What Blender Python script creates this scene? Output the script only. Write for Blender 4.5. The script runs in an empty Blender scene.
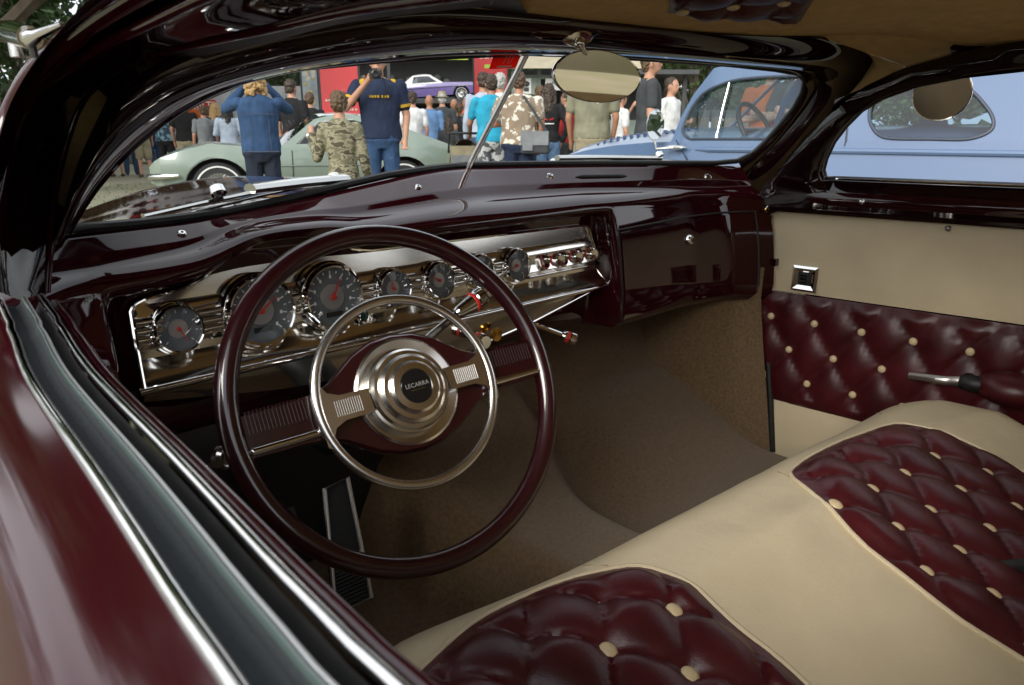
import bpy, bmesh, math, random
import numpy as np
from math import sin, cos, pi, radians as R, sqrt, atan2
from mathutils import Vector as V, Matrix as M
from mathutils import noise
from mathutils.geometry import delaunay_2d_cdt
random.seed(7)
SC = bpy.context.scene
COL = SC.collection

# ---------------------------------------------------------------- camera
CAM = V((-0.86, 0.0, 0.95))
YAW, PITCH, FPX = R(45), R(16.25), 700.0
cd = bpy.data.cameras.new('camera')
cam = bpy.data.objects.new('camera', cd); COL.objects.link(cam)
cam.location = CAM
cam.rotation_euler = (pi/2 - PITCH, 0, -YAW)
cd.sensor_width = 36.0; cd.lens = FPX/1024*36
cd.clip_start = 0.01; cd.clip_end = 2000
cd.dof.use_dof = True; cd.dof.focus_distance = 1.15; cd.dof.aperture_fstop = 16.0
SC.camera = cam
# ---------------------------------------------------------------- sky, sun, exposure
w = bpy.data.worlds.new('World'); SC.world = w; w.use_nodes = True
wt = w.node_tree; wt.nodes.clear()
wo = wt.nodes.new('ShaderNodeOutputWorld'); bg = wt.nodes.new('ShaderNodeBackground')
sky = wt.nodes.new('ShaderNodeTexSky'); sky.sky_type = 'NISHITA'; sky.sun_disc = False
SUN_EL, SUN_AZ = R(30), R(256)
sky.sun_elevation = SUN_EL; sky.sun_rotation = SUN_AZ
sky.air_density = 1.2; sky.dust_density = 5.0; sky.ozone_density = 1.0
hsv = wt.nodes.new('ShaderNodeHueSaturation'); hsv.inputs['Saturation'].default_value = 0.3
wt.links.new(sky.outputs[0], hsv.inputs['Color'])
tcw = wt.nodes.new('ShaderNodeTexCoord'); cn = wt.nodes.new('ShaderNodeTexNoise'); cn.inputs['Scale'].default_value = 2.2; cn.inputs['Detail'].default_value = 5
cr = wt.nodes.new('ShaderNodeValToRGB'); cr.color_ramp.elements[0].position = .35; cr.color_ramp.elements[1].position = .68
cr.color_ramp.elements[0].color = (4.2, 4.4, 4.9, 1); cr.color_ramp.elements[1].color = (7.0, 7.0, 7.2, 1)
mxw = wt.nodes.new('ShaderNodeMix'); mxw.data_type = 'RGBA'; mxw.inputs['Factor'].default_value = .8      # high thin overcast over the clear sky
wt.links.new(tcw.outputs['Generated'], cn.inputs['Vector']); wt.links.new(cn.outputs['Fac'], cr.inputs['Fac'])
wt.links.new(hsv.outputs[0], mxw.inputs['A']); wt.links.new(cr.outputs['Color'], mxw.inputs['B'])
wt.links.new(mxw.outputs['Result'], bg.inputs['Color']); bg.inputs['Strength'].default_value = 0.105
wt.links.new(bg.outputs[0], wo.inputs['Surface'])
sd = bpy.data.lights.new('sun', 'SUN'); sd.energy = 1.5; sd.angle = R(36); sd.color = (1, .95, .88)
so = bpy.data.objects.new('sun', sd); COL.objects.link(so)
# the sun stands to the left of the car, veiled by cloud
sdir = V((sin(SUN_AZ)*cos(SUN_EL), cos(SUN_AZ)*cos(SUN_EL), sin(SUN_EL)))
so.rotation_euler = sdir.to_track_quat('Z', 'Y').to_euler()
SC.view_settings.view_transform = 'Standard'; SC.view_settings.look = 'None'
SC.view_settings.exposure = 1.4; SC.view_settings.gamma = 1.0
SC.view_settings.use_curve_mapping = False
SC.render.engine = 'CYCLES'
SC.cycles.max_bounces = 10; SC.cycles.transparent_max_bounces = 16
SC.cycles.sample_clamp_indirect = 6.0

# ---------------------------------------------------------------- measuring: a sight line of the photograph against a surface of the place
_F = V((sin(YAW)*cos(PITCH), cos(YAW)*cos(PITCH), -sin(PITCH)))
_R = V((cos(YAW), -sin(YAW), 0)); _U = _R.cross(_F)
def sight(u, v): return _F + _R*((u-512)/FPX) - _U*((v-342.5)/FPX)
def on(u, v, fn, t0=.05, t1=6.0, n=240):
    """first point along a sight line where fn(point) changes sign"""
    d = sight(u, v); a = t0; fa = fn(CAM+d*a)
    for i in range(1, n+1):
        b = t0*(t1/t0)**(i/n); fb = fn(CAM+d*b)
        if fa*fb <= 0:
            for _ in range(40):
                m = (a+b)/2; fm = fn(CAM+d*m)
                if fa*fm <= 0: b = m
                else: a, fa = m, fm
            return CAM+d*((a+b)/2)
        a, fa = b, fb
    return CAM+d*t1
def atx(u, v, x): d = sight(u, v); return CAM+d*((x-CAM.x)/d.x)
def aty(u, v, y): d = sight(u, v); return CAM+d*((y-CAM.y)/d.y)
def atz(u, v, z): d = sight(u, v); return CAM+d*((z-CAM.z)/d.z)
def atd(u, v, dist):                       # at a horizontal distance straight ahead
    d = sight(u, v); return CAM+d*(dist/(d.xy.length))

# ---------------------------------------------------------------- materials
def lin(c): return tuple(c)+(1,) if len(c) == 3 else c
def mat(name, col, rough=.5, metal=0, coat=0, bump=0, bscale=80, var=0, vscale=6, sheen=0, spec=.5, emit=None, coat_rough=.03, detail=6, col2=None, stretch=None):
    m = bpy.data.materials.new(name); m.use_nodes = True
    t = m.node_tree; b = t.nodes['Principled BSDF']
    b.inputs['Base Color'].default_value = lin(col); b.inputs['Roughness'].default_value = rough
    b.inputs['Metallic'].default_value = metal; b.inputs['Coat Weight'].default_value = coat
    b.inputs['Coat Roughness'].default_value = coat_rough; b.inputs['Coat IOR'].default_value = 1.6
    b.inputs['Specular IOR Level'].default_value = spec
    if sheen: b.inputs['Sheen Weight'].default_value = sheen
    if emit: b.inputs['Emission Color'].default_value = lin(emit[0]); b.inputs['Emission Strength'].default_value = emit[1]
    tc = t.nodes.new('ShaderNodeTexCoord'); src = tc.outputs['Object']
    if stretch:
        mp = t.nodes.new('ShaderNodeMapping'); mp.inputs['Scale'].default_value = stretch
        t.links.new(src, mp.inputs['Vector']); src = mp.outputs[0]
    if var:
        n = t.nodes.new('ShaderNodeTexNoise'); n.inputs['Scale'].default_value = vscale; n.inputs['Detail'].default_value = detail
        t.links.new(src, n.inputs['Vector'])
        r = t.nodes.new('ShaderNodeValToRGB'); r.color_ramp.elements[0].position = .3; r.color_ramp.elements[1].position = .7
        c2 = col2 or tuple(min(1, c*(1+var)) for c in col[:3])
        c1 = col if col2 else tuple(c*(1-var) for c in col[:3])
        r.color_ramp.elements[0].color = lin(c1); r.color_ramp.elements[1].color = lin(c2)
        t.links.new(n.outputs['Fac'], r.inputs['Fac']); t.links.new(r.outputs['Color'], b.inputs['Base Color'])
        if rough > .1 and metal < .5:
            mr = t.nodes.new('ShaderNodeMapRange'); mr.inputs['To Min'].default_value = rough*.85; mr.inputs['To Max'].default_value = min(1, rough*1.15)
            t.links.new(n.outputs['Fac'], mr.inputs['Value']); t.links.new(mr.outputs[0], b.inputs['Roughness'])
    if bump:
        n2 = t.nodes.new('ShaderNodeTexNoise'); n2.inputs['Scale'].default_value = bscale; n2.inputs['Detail'].default_value = 8
        t.links.new(src, n2.inputs['Vector'])
        bp = t.nodes.new('ShaderNodeBump'); bp.inputs['Strength'].default_value = bump; bp.inputs['Distance'].default_value = .002
        t.links.new(n2.outputs['Fac'], bp.inputs['Height']); t.links.new(bp.outputs[0], b.inputs['Normal'])
    return m
def leather_bump(m, scale=420, strength=.25):
    t = m.node_tree; b = t.nodes['Principled BSDF']; tc = t.nodes.new('ShaderNodeTexCoord')
    vo = t.nodes.new('ShaderNodeTexVoronoi'); vo.inputs['Scale'].default_value = scale; vo.feature = 'DISTANCE_TO_EDGE'
    no = t.nodes.new('ShaderNodeTexNoise'); no.inputs['Scale'].default_value = 22; no.inputs['Detail'].default_value = 5
    mx = t.nodes.new('ShaderNodeMath'); mx.operation = 'MULTIPLY_ADD'; mx.inputs[1].default_value = 3.0
    t.links.new(tc.outputs['Object'], vo.inputs['Vector']); t.links.new(tc.outputs['Object'], no.inputs['Vector'])
    t.links.new(no.outputs['Fac'], mx.inputs[0]); t.links.new(vo.outputs['Distance'], mx.inputs[2])
    bp = t.nodes.new('ShaderNodeBump'); bp.inputs['Strength'].default_value = strength; bp.inputs['Distance'].default_value = .002
    t.links.new(mx.outputs[0], bp.inputs['Height']); t.links.new(bp.outputs[0], b.inputs['Normal'])
def glass_mat(name, tint=(.93, .96, .95), refl=1.0, streaks=False):
    m = bpy.data.materials.new(name); m.use_nodes = True; t = m.node_tree; t.nodes.clear()
    o = t.nodes.new('ShaderNodeOutputMaterial'); mx = t.nodes.new('ShaderNodeMixShader')
    tr = t.nodes.new('ShaderNodeBsdfTransparent'); tr.inputs[0].default_value = lin(tint)
    gl = t.nodes.new('ShaderNodeBsdfGlossy'); gl.inputs['Roughness'].default_value = .01
    fr = t.nodes.new('ShaderNodeLayerWeight')
    pw = t.nodes.new('ShaderNodeMath'); pw.operation = 'POWER'; pw.inputs[1].default_value = 5.0
    t.links.new(fr.outputs['Facing'], pw.inputs[0])
    mu = t.nodes.new('ShaderNodeMath'); mu.operation = 'MULTIPLY_ADD'; mu.inputs[1].default_value = .9*refl; mu.inputs[2].default_value = .06*refl
    t.links.new(pw.outputs[0], mu.inputs[0]); t.links.new(mu.outputs[0], mx.inputs[0])
    t.links.new(tr.outputs[0], mx.inputs[1]); t.links.new(gl.outputs[0], mx.inputs[2]); t.links.new(mx.outputs[0], o.inputs[0])
    return m
PAINT = mat('maroon_paint', (.026, .0022, .0045), .6, 0, 1, spec=0, coat_rough=.045)
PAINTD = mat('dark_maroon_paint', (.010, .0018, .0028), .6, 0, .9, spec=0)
CHROME = mat('chrome', (.80, .79, .77), .05, 1, bump=.03, bscale=9, stretch=(1, 1, 1))
CHROMEH = mat('polished_alloy', (.86, .83, .77), .20, 1)
SATIN = mat('satin_horn_ring', (.80, .79, .76), .24, 1)
ALU = mat('brushed_aluminium', (.80, .80, .79), .38, 1)
CHROMES = mat('satin_chrome', (.62, .61, .59), .16, 1)
TAN = mat('tan_leather', (.61, .515, .345), .42, var=.10, vscale=5, spec=.45); leather_bump(TAN)
TAND = mat('tan_door_vinyl', (.64, .54, .36), .48, var=.09, vscale=7, spec=.4); leather_bump(TAND, 500, .15)
BUTTON = mat('cream_button', (.62, .49, .29), .4)
OX = mat('oxblood_leather', (.056, .0052, .0080), .36, var=.3, vscale=14, spec=.5); leather_bump(OX, 380, .14)
HEADL = mat('headliner_cloth', (.56, .37, .15), .9, var=.12, vscale=40, bump=.3, bscale=600)
CARPET = mat('brown_carpet', (.155, .100, .052), 1, var=.22, vscale=150, bump=.8, bscale=900, sheen=.25, spec=.1)
BLACK = mat('black_rubber', (.012, .012, .012), .5, var=.3, vscale=50)
BLACKG = mat('black_gloss', (.008, .008, .009), .15)
FELT = mat('window_channel_felt', (.014, .018, .020), .8, bump=.4, bscale=300)
DIAL = mat('gauge_dial', (.115, .125, .135), .55)
DIALC = mat('gauge_centre', (.45, .43, .42), .3, .7)
MARK = mat('dial_marking', (.85, .85, .82), .5)
RED = mat('needle_red', (.55, .02, .015), .4)
GREEN = mat('pilot_lens', (.01, .05, .035), .08)
GOLD = mat('gold_badge', (.75, .45, .1), .2, 1)
WSGLASS = glass_mat('windshield_glass', (.90, .94, .93), .75)
GGLASS = glass_mat('gauge_glass', (.98, .99, .99), .6)
PANELC = mat('panel_chrome', (.86, .83, .77), .13, 1)
PAINTB = mat('door_maroon_paint', (.026, .0022, .0045), .6, 0, 1, spec=0, coat_rough=.10)
WARMM = mat('mirror_tan_reflection_tint', (.88, .80, .66), .02, 1)  # warm tint paints the tan cabin reflection into the mirror colour
MIRROR = mat('mirror_silver', (.86, .86, .86), .012, 1)

# ---------------------------------------------------------------- mesh building
class MB:
    def __init__(s): s.v = []; s.f = []; s.m = []
    def add(s, vs, fs, mi=0):
        o = len(s.v); s.v += [tuple(p) for p in vs]; s.f += [tuple(i+o for i in f) for f in fs]; s.m += [mi]*len(fs); return s
    def box(s, c, d, rot=None, mi=0):
        c = V(c); h = V(d)/2; vs = []
        for x in (-1, 1):
            for y in (-1, 1):
                for z in (-1, 1):
                    p = V((x*h.x, y*h.y, z*h.z)); vs.append(c+(rot @ p if rot else p))
        return s.add(vs, [(0, 1, 3, 2), (4, 6, 7, 5), (0, 4, 5, 1), (2, 3, 7, 6), (0, 2, 6, 4), (1, 5, 7, 3)], mi)
    def grid(s, rows, closed_u=False, closed_v=False, mi=0, flip=False):
        n, k = len(rows), len(rows[0]); vs = [p for r in rows for p in r]; fs = []
        for i in range(n if closed_v else n-1):
            for j in range(k if closed_u else k-1):
                a, b, c, d = i*k+j, i*k+(j+1) % k, ((i+1) % n)*k+(j+1) % k, ((i+1) % n)*k+j
                fs.append((a, d, c, b) if flip else (a, b, c, d))
        return s.add(vs, fs, mi)
    def tube(s, pts, r, n=10, closed=False, mi=0, cap=True, flat=None, up=None):
        pts = [V(p) for p in pts]; k = len(pts); rs = r if isinstance(r, (list, tuple)) else [r]*k
        rows = []; prev = None
        for i, p in enumerate(pts):
            a = pts[(i-1) % k] if (closed or i) else pts[0]; b = pts[(i+1) % k] if (closed or i < k-1) else pts[-1]
            t = (b-a).normalized()
            if prev is None:
                g = V(up) if up else (V((0, 0, 1)) if abs(t.z) < .9 else V((1, 0, 0)))
            else: g = prev
            nrm = (g-t*g.dot(t)).normalized(); prev = nrm; bi = t.cross(nrm)
            fx = flat or 1
            rows.append([p+nrm*(cos(2*pi*j/n)*rs[i])+bi*(sin(2*pi*j/n)*rs[i]*fx) for j in range(n)])
        s.grid(rows, closed_u=True, closed_v=closed, mi=mi, flip=True)
        if cap and not closed:
            o = len(s.v)-n*k
            s.f += [tuple(o+j for j in range(n)), tuple(o+n*(k-1)+j for j in reversed(range(n)))]; s.m += [mi, mi]
        return s
    def lathe(s, prof, origin=(0, 0, 0), axis=(0, 0, 1), n=32, mi=0, up=None, sx=1.0, mis=None):
        a = V(axis).normalized(); g = V(up) if up else (V((0, 0, 1)) if abs(a.z) < .9 else V((1, 0, 0)))
        e1 = (g-a*g.dot(a)).normalized(); e2 = a.cross(e1); o = V(origin)
        rows = [[o+a*h+e1*(cos(2*pi*j/n)*r)+e2*(sin(2*pi*j/n)*r*sx) for j in range(n)] for r, h in prof]
        for i in range(len(rows)-1):
            s.grid([rows[i], rows[i+1]], closed_u=True, mi=(mis[i] if mis else mi))
        return s
    def ell(s, c, r, n=14, mi=0, rot=None):
        c = V(c); rows = []
        for i in range(n//2+1):
            th = pi*i/(n//2); row = []
            for j in range(n):
                p = V((r[0]*max(1e-4, sin(th))*cos(2*pi*j/n), r[1]*max(1e-4, sin(th))*sin(2*pi*j/n), r[2]*cos(th)))
                row.append(c+(rot @ p if rot else p))
            rows.append(row)
        return s.grid(rows, closed_u=True, mi=mi, flip=True)
    def prism(s, poly, d, mi=0):
        poly = [V(p) for p in poly]; d = V(d); k = len(poly)
        return s.add(poly+[p+d for p in poly], [tuple(range(k))[::-1], tuple(range(k, 2*k))]+[(i, (i+1) % k, (i+1) % k+k, i+k) for i in range(k)], mi)
    def sheet(s, outline, holes=(), step=.05, fn=None, mi=0, flip=False):
        """a sheet cut to an outline with holes, filled with points every step and lifted to 3-D by fn"""
        vs, ed = [], []
        def loop(l):
            l = dens(l, step); o = len(vs); vs.extend(V((p[0], p[1])) for p in l); ed.extend((o+i, o+(i+1) % len(l)) for i in range(len(l)))
        loop(outline)
        for h in holes: loop(h)
        xs = [p[0] for p in outline]; ys = [p[1] for p in outline]
        nx = int((max(xs)-min(xs))/step)+1; ny = int((max(ys)-min(ys))/step)+1
        cand = []
        for i in range(nx+1):
            for j in range(ny+1):
                cand.append((min(xs)+(i+.5)*step, min(ys)+(j+.5)*step))
        if cand:
            cand = np.array(cand); keep = np.ones(len(cand), bool)
            for h_i, poly in enumerate([outline]+list(holes)):
                ins, dist = poly_test(cand, poly); keep &= (ins if h_i == 0 else ~ins) & (dist > step*.35)
            vs.extend(V((float(a), float(b))) for a, b in cand[keep])
        r = delaunay_2d_cdt(vs, ed, [], 0, 1e-6)
        fs = []
        cen = np.array([[sum(r[0][i].x for i in f)/len(f), sum(r[0][i].y for i in f)/len(f)] for f in r[2]])
        keep = poly_test(cen, outline)[0]
        for h in holes: keep &= ~poly_test(cen, h)[0]
        fs = [tuple(reversed(f)) if flip else tuple(f) for f, k in zip(r[2], keep) if k]
        return s.add([fn(p.x, p.y) for p in r[0]], fs, mi)
    def build(s, name, mats, parent=None, angle=40, smooth=True, loc=None):
        me = bpy.data.meshes.new(name); me.from_pydata(s.v, [], s.f)
        for m in (mats if isinstance(mats, (list, tuple)) else [mats]): me.materials.append(m)
        me.polygons.foreach_set('material_index', s.m)
        me.validate(); me.update()
        if smooth:
            me.polygons.foreach_set('use_smooth', [True]*len(me.polygons)); me.set_sharp_from_angle(angle=R(angle))
        o = bpy.data.objects.new(name, me); COL.objects.link(o)
        if parent: o.parent = parent
        return o
def poly_test(P, poly):
    A = np.array([(p[0], p[1]) for p in poly], float); B = np.roll(A, -1, 0); ins = np.zeros(len(P), bool); best = np.full(len(P), 1e9)
    for (x1, y1), (x2, y2) in zip(A, B):
        dx, dy = x2-x1, y2-y1; L = dx*dx+dy*dy
        if L == 0: continue
        if dy != 0: ins ^= ((y1 > P[:, 1]) != (y2 > P[:, 1])) & (P[:, 0] < dx*(P[:, 1]-y1)/dy+x1)
        t = np.clip(((P[:, 0]-x1)*dx+(P[:, 1]-y1)*dy)/L, 0, 1); best = np.minimum(best, (P[:, 0]-x1-dx*t)**2+(P[:, 1]-y1-dy*t)**2)
    return ins, np.sqrt(best)
def inside(p, poly):
    x, y = p[0], p[1]; r = False; n = len(poly)
    for i in range(n):
        x1, y1 = poly[i][0], poly[i][1]; x2, y2 = poly[(i+1) % n][0], poly[(i+1) % n][1]
        if (y1 > y) != (y2 > y) and x < (x2-x1)*(y-y1)/(y2-y1)+x1: r = not r
    return r
def edge_dist(p, poly):
    b = 1e9; n = len(poly)
    for i in range(n):
        ax, ay = poly[i][0], poly[i][1]; dx, dy = poly[(i+1) % n][0]-ax, poly[(i+1) % n][1]-ay
        L = dx*dx+dy*dy; t = 0 if L == 0 else max(0, min(1, ((p[0]-ax)*dx+(p[1]-ay)*dy)/L))
        b = min(b, (p[0]-ax-dx*t)**2+(p[1]-ay-dy*t)**2)
    return sqrt(b)
def dens(l, step, closed=True):
    out = []; n = len(l)
    for i in range(n if closed else n-1):
        a, b = V(l[i]), V(l[(i+1) % n]); k = max(1, int((b-a).length/step))
        out += [a.lerp(b, j/k) for j in range(k)]
    if not closed: out.append(V(l[-1]))
    return out
def spl(pts, k=6, closed=False):
    """Catmull-Rom through points"""
    pts = [V(p) for p in pts]; n = len(pts); out = []
    for i in range(n if closed else n-1):
        g = lambda j: pts[j % n] if closed else pts[max(0, min(n-1, j))]
        p0, p1, p2, p3 = g(i-1), g(i), g(i+1), g(i+2)
        for j in range(k):
            t = j/k
            out.append(.5*((2*p1)+(p2-p0)*t+(2*p0-5*p1+4*p2-p3)*t*t+(3*p1-p0-3*p2+p3)*t*t*t))
    if not closed: out.append(pts[-1])
    return out
def ss(a, b, x): t = max(0, min(1, (x-a)/(b-a))); return t*t*(3-2*t)
def interp(tab, x):
    if x <= tab[0][0]: return tab[0][1]
    for (a, fa), (b, fb) in zip(tab, tab[1:]):
        if x <= b: return fa+(fb-fa)*(x-a)/(b-a)
    return tab[-1][1]
def thing(name, label, cat, loc=(0, 0, 0), rz=0, group=None):
    o = bpy.data.objects.new(name, None); COL.objects.link(o); o.empty_display_size = .1
    o.location = loc; o.rotation_euler = (0, 0, rz); o['label'] = label; o['category'] = cat
    if group: o['group'] = group
    return o
def tag(o, label, cat, group=None):
    o['label'] = label; o['category'] = cat
    if group: o['group'] = group
    return o
def solid(o, th, off=0):
    md = o.modifiers.new('solid', 'SOLIDIFY'); md.thickness = th; md.offset = off; return o
def lettering(name, s, size, origin, xdir, ydir, material, parent, lift=.001, align='CENTER', depth=0):
    c = bpy.data.curves.new('txt', 'FONT'); c.body = s; c.size = size; c.align_x = align; c.align_y = 'CENTER'; c.extrude = depth
    t = bpy.data.objects.new('txt', c); COL.objects.link(t)
    me = bpy.data.meshes.new_from_object(t.evaluated_get(bpy.context.evaluated_depsgraph_get()))
    bpy.data.objects.remove(t); me.materials.clear(); me.materials.append(material)
    x = V(xdir).normalized(); z = x.cross(V(ydir)).normalized(); y = z.cross(x)
    mt = M((x, y, z)).transposed().to_4x4(); mt.translation = V(origin)+z*lift
    me.transform(mt); o = bpy.data.objects.new(name, me); COL.objects.link(o)
    if parent: o.parent = parent
    return o
# ================================================================ THE CAR THE PHOTOGRAPH LOOKS INTO
CAR = thing('custom_coupe', 'dark maroon custom coupe with tan and oxblood tufted interior and chrome gauge panel', 'car')
XC = V((1, 0, 0))
def glass_fn(off=0.0): return lambda p: p.y-(.98-.22*abs(p.x)-.83*(p.z-.904))+off
def gl(pts, off=0.0): return [on(u, v, glass_fn(off)) for u, v in pts]
base_px = [(72, 228), (110, 226), (143, 223), (190, 217), (226, 212), (260, 205), (296, 197), (340, 186), (388, 175), (430, 168.5), (465, 165), (560, 163.5), (650, 163), (715, 163)]
BASE = gl(base_px)
ZT = sorted((p.x, p.z) for p in BASE)
def z0(x): return .904-.009*(x/.65)**2 if x > 0 else .904-.05*ss(.02, .55, -x)
def y0(x): return .98-.22*sqrt(x*x+.0006)-.83*(z0(x)-.904)
# ---- dashboard shell
ZB = [(-.75, .788), (-.66, .79), (-.585, .797), (-.54, .803), (-.51, .815), (-.485, .829), (-.46, .836), (-.42, .838), (-.37, .836), (-.345, .832), (-.31, .824), (-.27, .820), (.2, .822), (.4, .815), (.75, .803)]
def zb(x):
    return sum(interp(ZB, x+d) for d in (-.015, -.007, 0, .007, .015))/5
def yb(x): return min(.838, y0(x)-.03)-.07*ss(.62, .77, x)-.05*ss(-.64, -.76, x)
TOPF = [(-.2, .05), (.06, .06), (.16, .14), (.3, .32), (.40, .40), (.43, .44), (.46, .54), (.52, .62), (.66, .68), (.80, .74), (.90, .82), (.97, .92), (1.0, 1.03)]
def dash_profile(x, off=0.0):
    Y0, Z0, YB, Zb = y0(x), z0(x), yb(x), zb(x); pr = []
    for a, b in TOPF: pr.append((Y0+(YB-Y0)*a, Z0+(Zb-Z0)*b))
    lft = [(YB+.003, Zb-.010), (.852, Zb-.014), (.876, Zb-.016), (.880, .74), (.880, .70), (.882, .66), (.882, .62), (.884, .60), (.892, .585), (.93, .575)]
    s = YB-.838
    rgt = [(YB-.001, Zb-.008), (YB-.005, Zb-.02), (.828+s, Zb-.042), (.822+s, .74), (.816+s, .70), (.811+s, .66), (.808+s, .62), (.811+s, .598), (.828+s, .580), (.93+s, .573)]
    t = max(ss(.236, .262, x), 1-ss(-.652, -.634, x))
    pr += [(a[0]+(b[0]-a[0])*t, a[1]+(b[1]-a[1])*t) for a, b in zip(lft, rgt)]
    return pr
xs = sorted(x for x in set([round(-.76+i*.02, 4) for i in range(78)]+[round(.23+i*.004, 4) for i in range(10)]+[round(-.656+i*.004, 4) for i in range(8)]+[round(-.55+i*.008, 4) for i in range(32)]+[.727]) if x < .728)
mb = MB(); mb.grid([[(x, y, z) for y, z in dash_profile(x)] for x in xs])
DASH = mb.build('dashboard', PAINT, CAR, angle=50)
# glovebox lid, a few millimetres proud with a dark gap round it
def face_pt(x, z, off):
    pr = dash_profile(x)[13:]
    for (ya, za), (y2, z2) in zip(pr, pr[1:]):
        if (za-z)*(z2-z) <= 0 and za != z2: return V((x, ya+(y2-ya)*(z-za)/(z2-za)-off, z))
    return V((x, pr[-1][0]-off, z))
mb = MB(); n = 24
rows = []
for i in range(n+1):
    x = .268+(.693-.268)*i/n; zt = .772+.010*(i/n); zl = .592+.004*(i/n)
    rows.append([face_pt(x, zt, -.002)]+[face_pt(x, zt+(zl-zt)*(j/14), .003) for j in range(15)]+[face_pt(x, zl, -.002)])
rows = [[p+V((-.0015, .005, 0)) for p in rows[0]]]+rows+[[p+V((.0015, .005, 0)) for p in rows[-1]]]
mb.grid(rows); lid = mb.build('glovebox_lid', PAINT, DASH, angle=35)
gap = [face_pt(.262, z, .0005) for z in (.576, .6, .65, .7, .75, .778)]+[face_pt(.262+(.437*i/12), .778+.010*i/12, .0005) for i in range(1, 13)]+[face_pt(.699, z, .0005) for z in (.75, .7, .65, .6)]
MB().tube(gap, .0022, 6).build('glovebox_gap_seal', BLACK, DASH)
MB().lathe([(.012, 0), (.011, .004), (.009, .007), (.0, .008)], face_pt(.512, .735, .003), (0, -1, .1), 20).box(face_pt(.512, .735, .0125), (.002, .002, .009), mi=1).build('glovebox_lock', [CHROME, BLACK], DASH)
b0 = face_pt(.72, .795, .003)
mb = MB(); mb.tube([b0+V((-.018, -.003, -.004)), b0+V((-.008, -.004, .004)), b0+V((-.004, -.004, -.004)), b0+V((.004, -.004, .010)), b0+V((.010, -.004, .0)), b0+V((.016, -.003, .013))], .0028, 6)
mb.lathe([(.006, 0), (.006, .003), (0, .004)], b0+V((-.012, -.003, -.003)), (0, -1, 0), 14, mi=1)
mb.build('dash_badge', [CHROME, GOLD], DASH)
MB().box(face_pt(.728, .672, .004), (.022, .008, .016)).build('dash_latch', PAINTD, DASH)
# screws, defroster slots
for u, v in ((182, 234), (418, 187), (550, 176), (708, 177)):
    p = on(u, v, lambda q: q.z-interp([(-b, c) for b, c in dash_profile(q.x)[1:12]], -q.y) if abs(q.x) < .75 and yb(q.x) < q.y < y0(q.x) else (1 if q.z > z0(max(-.7, min(.7, q.x)))-.01 else -1))
    MB().lathe([(.0055, -.002), (.0055, .0015), (.004, .003), (0, .0032)], p, (0, -.45, .9), 16).lathe([(.0018, .0036), (0, .0036)], p, (0, -.45, .9), 8, mi=1).build('dash_screw', [CHROME, BLACK], DASH)
def ledge(x, f):
    a = dash_profile(x); y = y0(x)+(yb(x)-y0(x))*f
    z = interp([(-b, c) for b, c in a[:13]], -y); return V((x, y, z))
for xa, xb in ((.22, .36),):
    pts = [ledge(xa+(xb-xa)*i/10, .30)+V((0, 0, .0012)) for i in range(11)]
    MB().tube(pts, [.0008]+[.0042]*9+[.0008], 8).build('defroster_slot', BLACK, DASH)
# ---- instrument panel
YP = .866
def relief(x, z):
    d = 0
    if z > .757: d = .0
    elif z > .752: d = .007*(.757-z)/.005
    elif z > .716: d = .007-.003*sin((z-.716)/.036*pi)
    elif z > .711: d = .007*(z-.711)/.005
    else: d = 0
    if z < .700: d += .018*ss(.700, .672, z)
    d -= .15*(z-.715)
    return V((x, YP-d, z))
ptop = [(-.615, .757), (-.61, .765), (-.60, .769), (-.555, .776), (-.53, .783), (-.51, .795), (-.49, .807), (-.46, .813), (-.37, .812), (-.34, .807), (-.31, .797), (-.28, .792), (.0, .790), (.20, .788), (.222, .785), (.229, .775)]
pan = [(-.622, .668), (-.618, .72)]+ptop+[(.240, .72), (.250, .668)]
mb = MB(); mb.sheet(pan[::-1], step=.009, fn=relief)
PANEL = mb.build('instrument_panel', PANELC, DASH, angle=25)
PANEL['label'] = 'bright chrome gauge panel'
mb = MB(); mb.tube([relief(x, z)+V((0, -.002, 0)) for x, z in [(-.622, .672), (-.618, .72)]+ptop+[(.236, .74)]], .0028, 8)
mb.build('panel_rim', CHROME, DASH)
mb = MB(); mb.tube([(-.626, .846, .6675), (-.2, .843, .6675), (.20, .843, .6675), (.268, .845, .668), (.292, .848, .669)], [.006, .006, .006, .005, .001], 12, flat=1.3)
mb.build('lower_bead', CHROME, DASH)
rows = []
for i in range(31):
    x = -.62+.875*i/30; zl = interp([(-.62, .650), (-.45, .622), (-.16, .598), (.05, .624), (.26, .664)], x)
    rows.append([(x, .846+.012*(j/6)**1.4, .664+(zl-.664)*(j/6)) for j in range(7)]+[(x, .866, zl+.001), (x, .89, zl+.012)])
MB().grid(rows).build('lower_panel', PANELC, DASH, angle=30)
MB().tube([(x, .860, interp([(-.16, .598), (.05, .624), (.26, .664)], x)) for x in (-.16, -.05, .05, .15, .255)], .0035, 8).build('lower_panel_trim', CHROME, DASH)
MB().tube([(.045, YP-.004, .7085), (.236, YP-.004, .7085)], .0035, 10).build('panel_strip', CHROME, DASH)
AX = V((0, -1, .10)).normalized()
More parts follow.
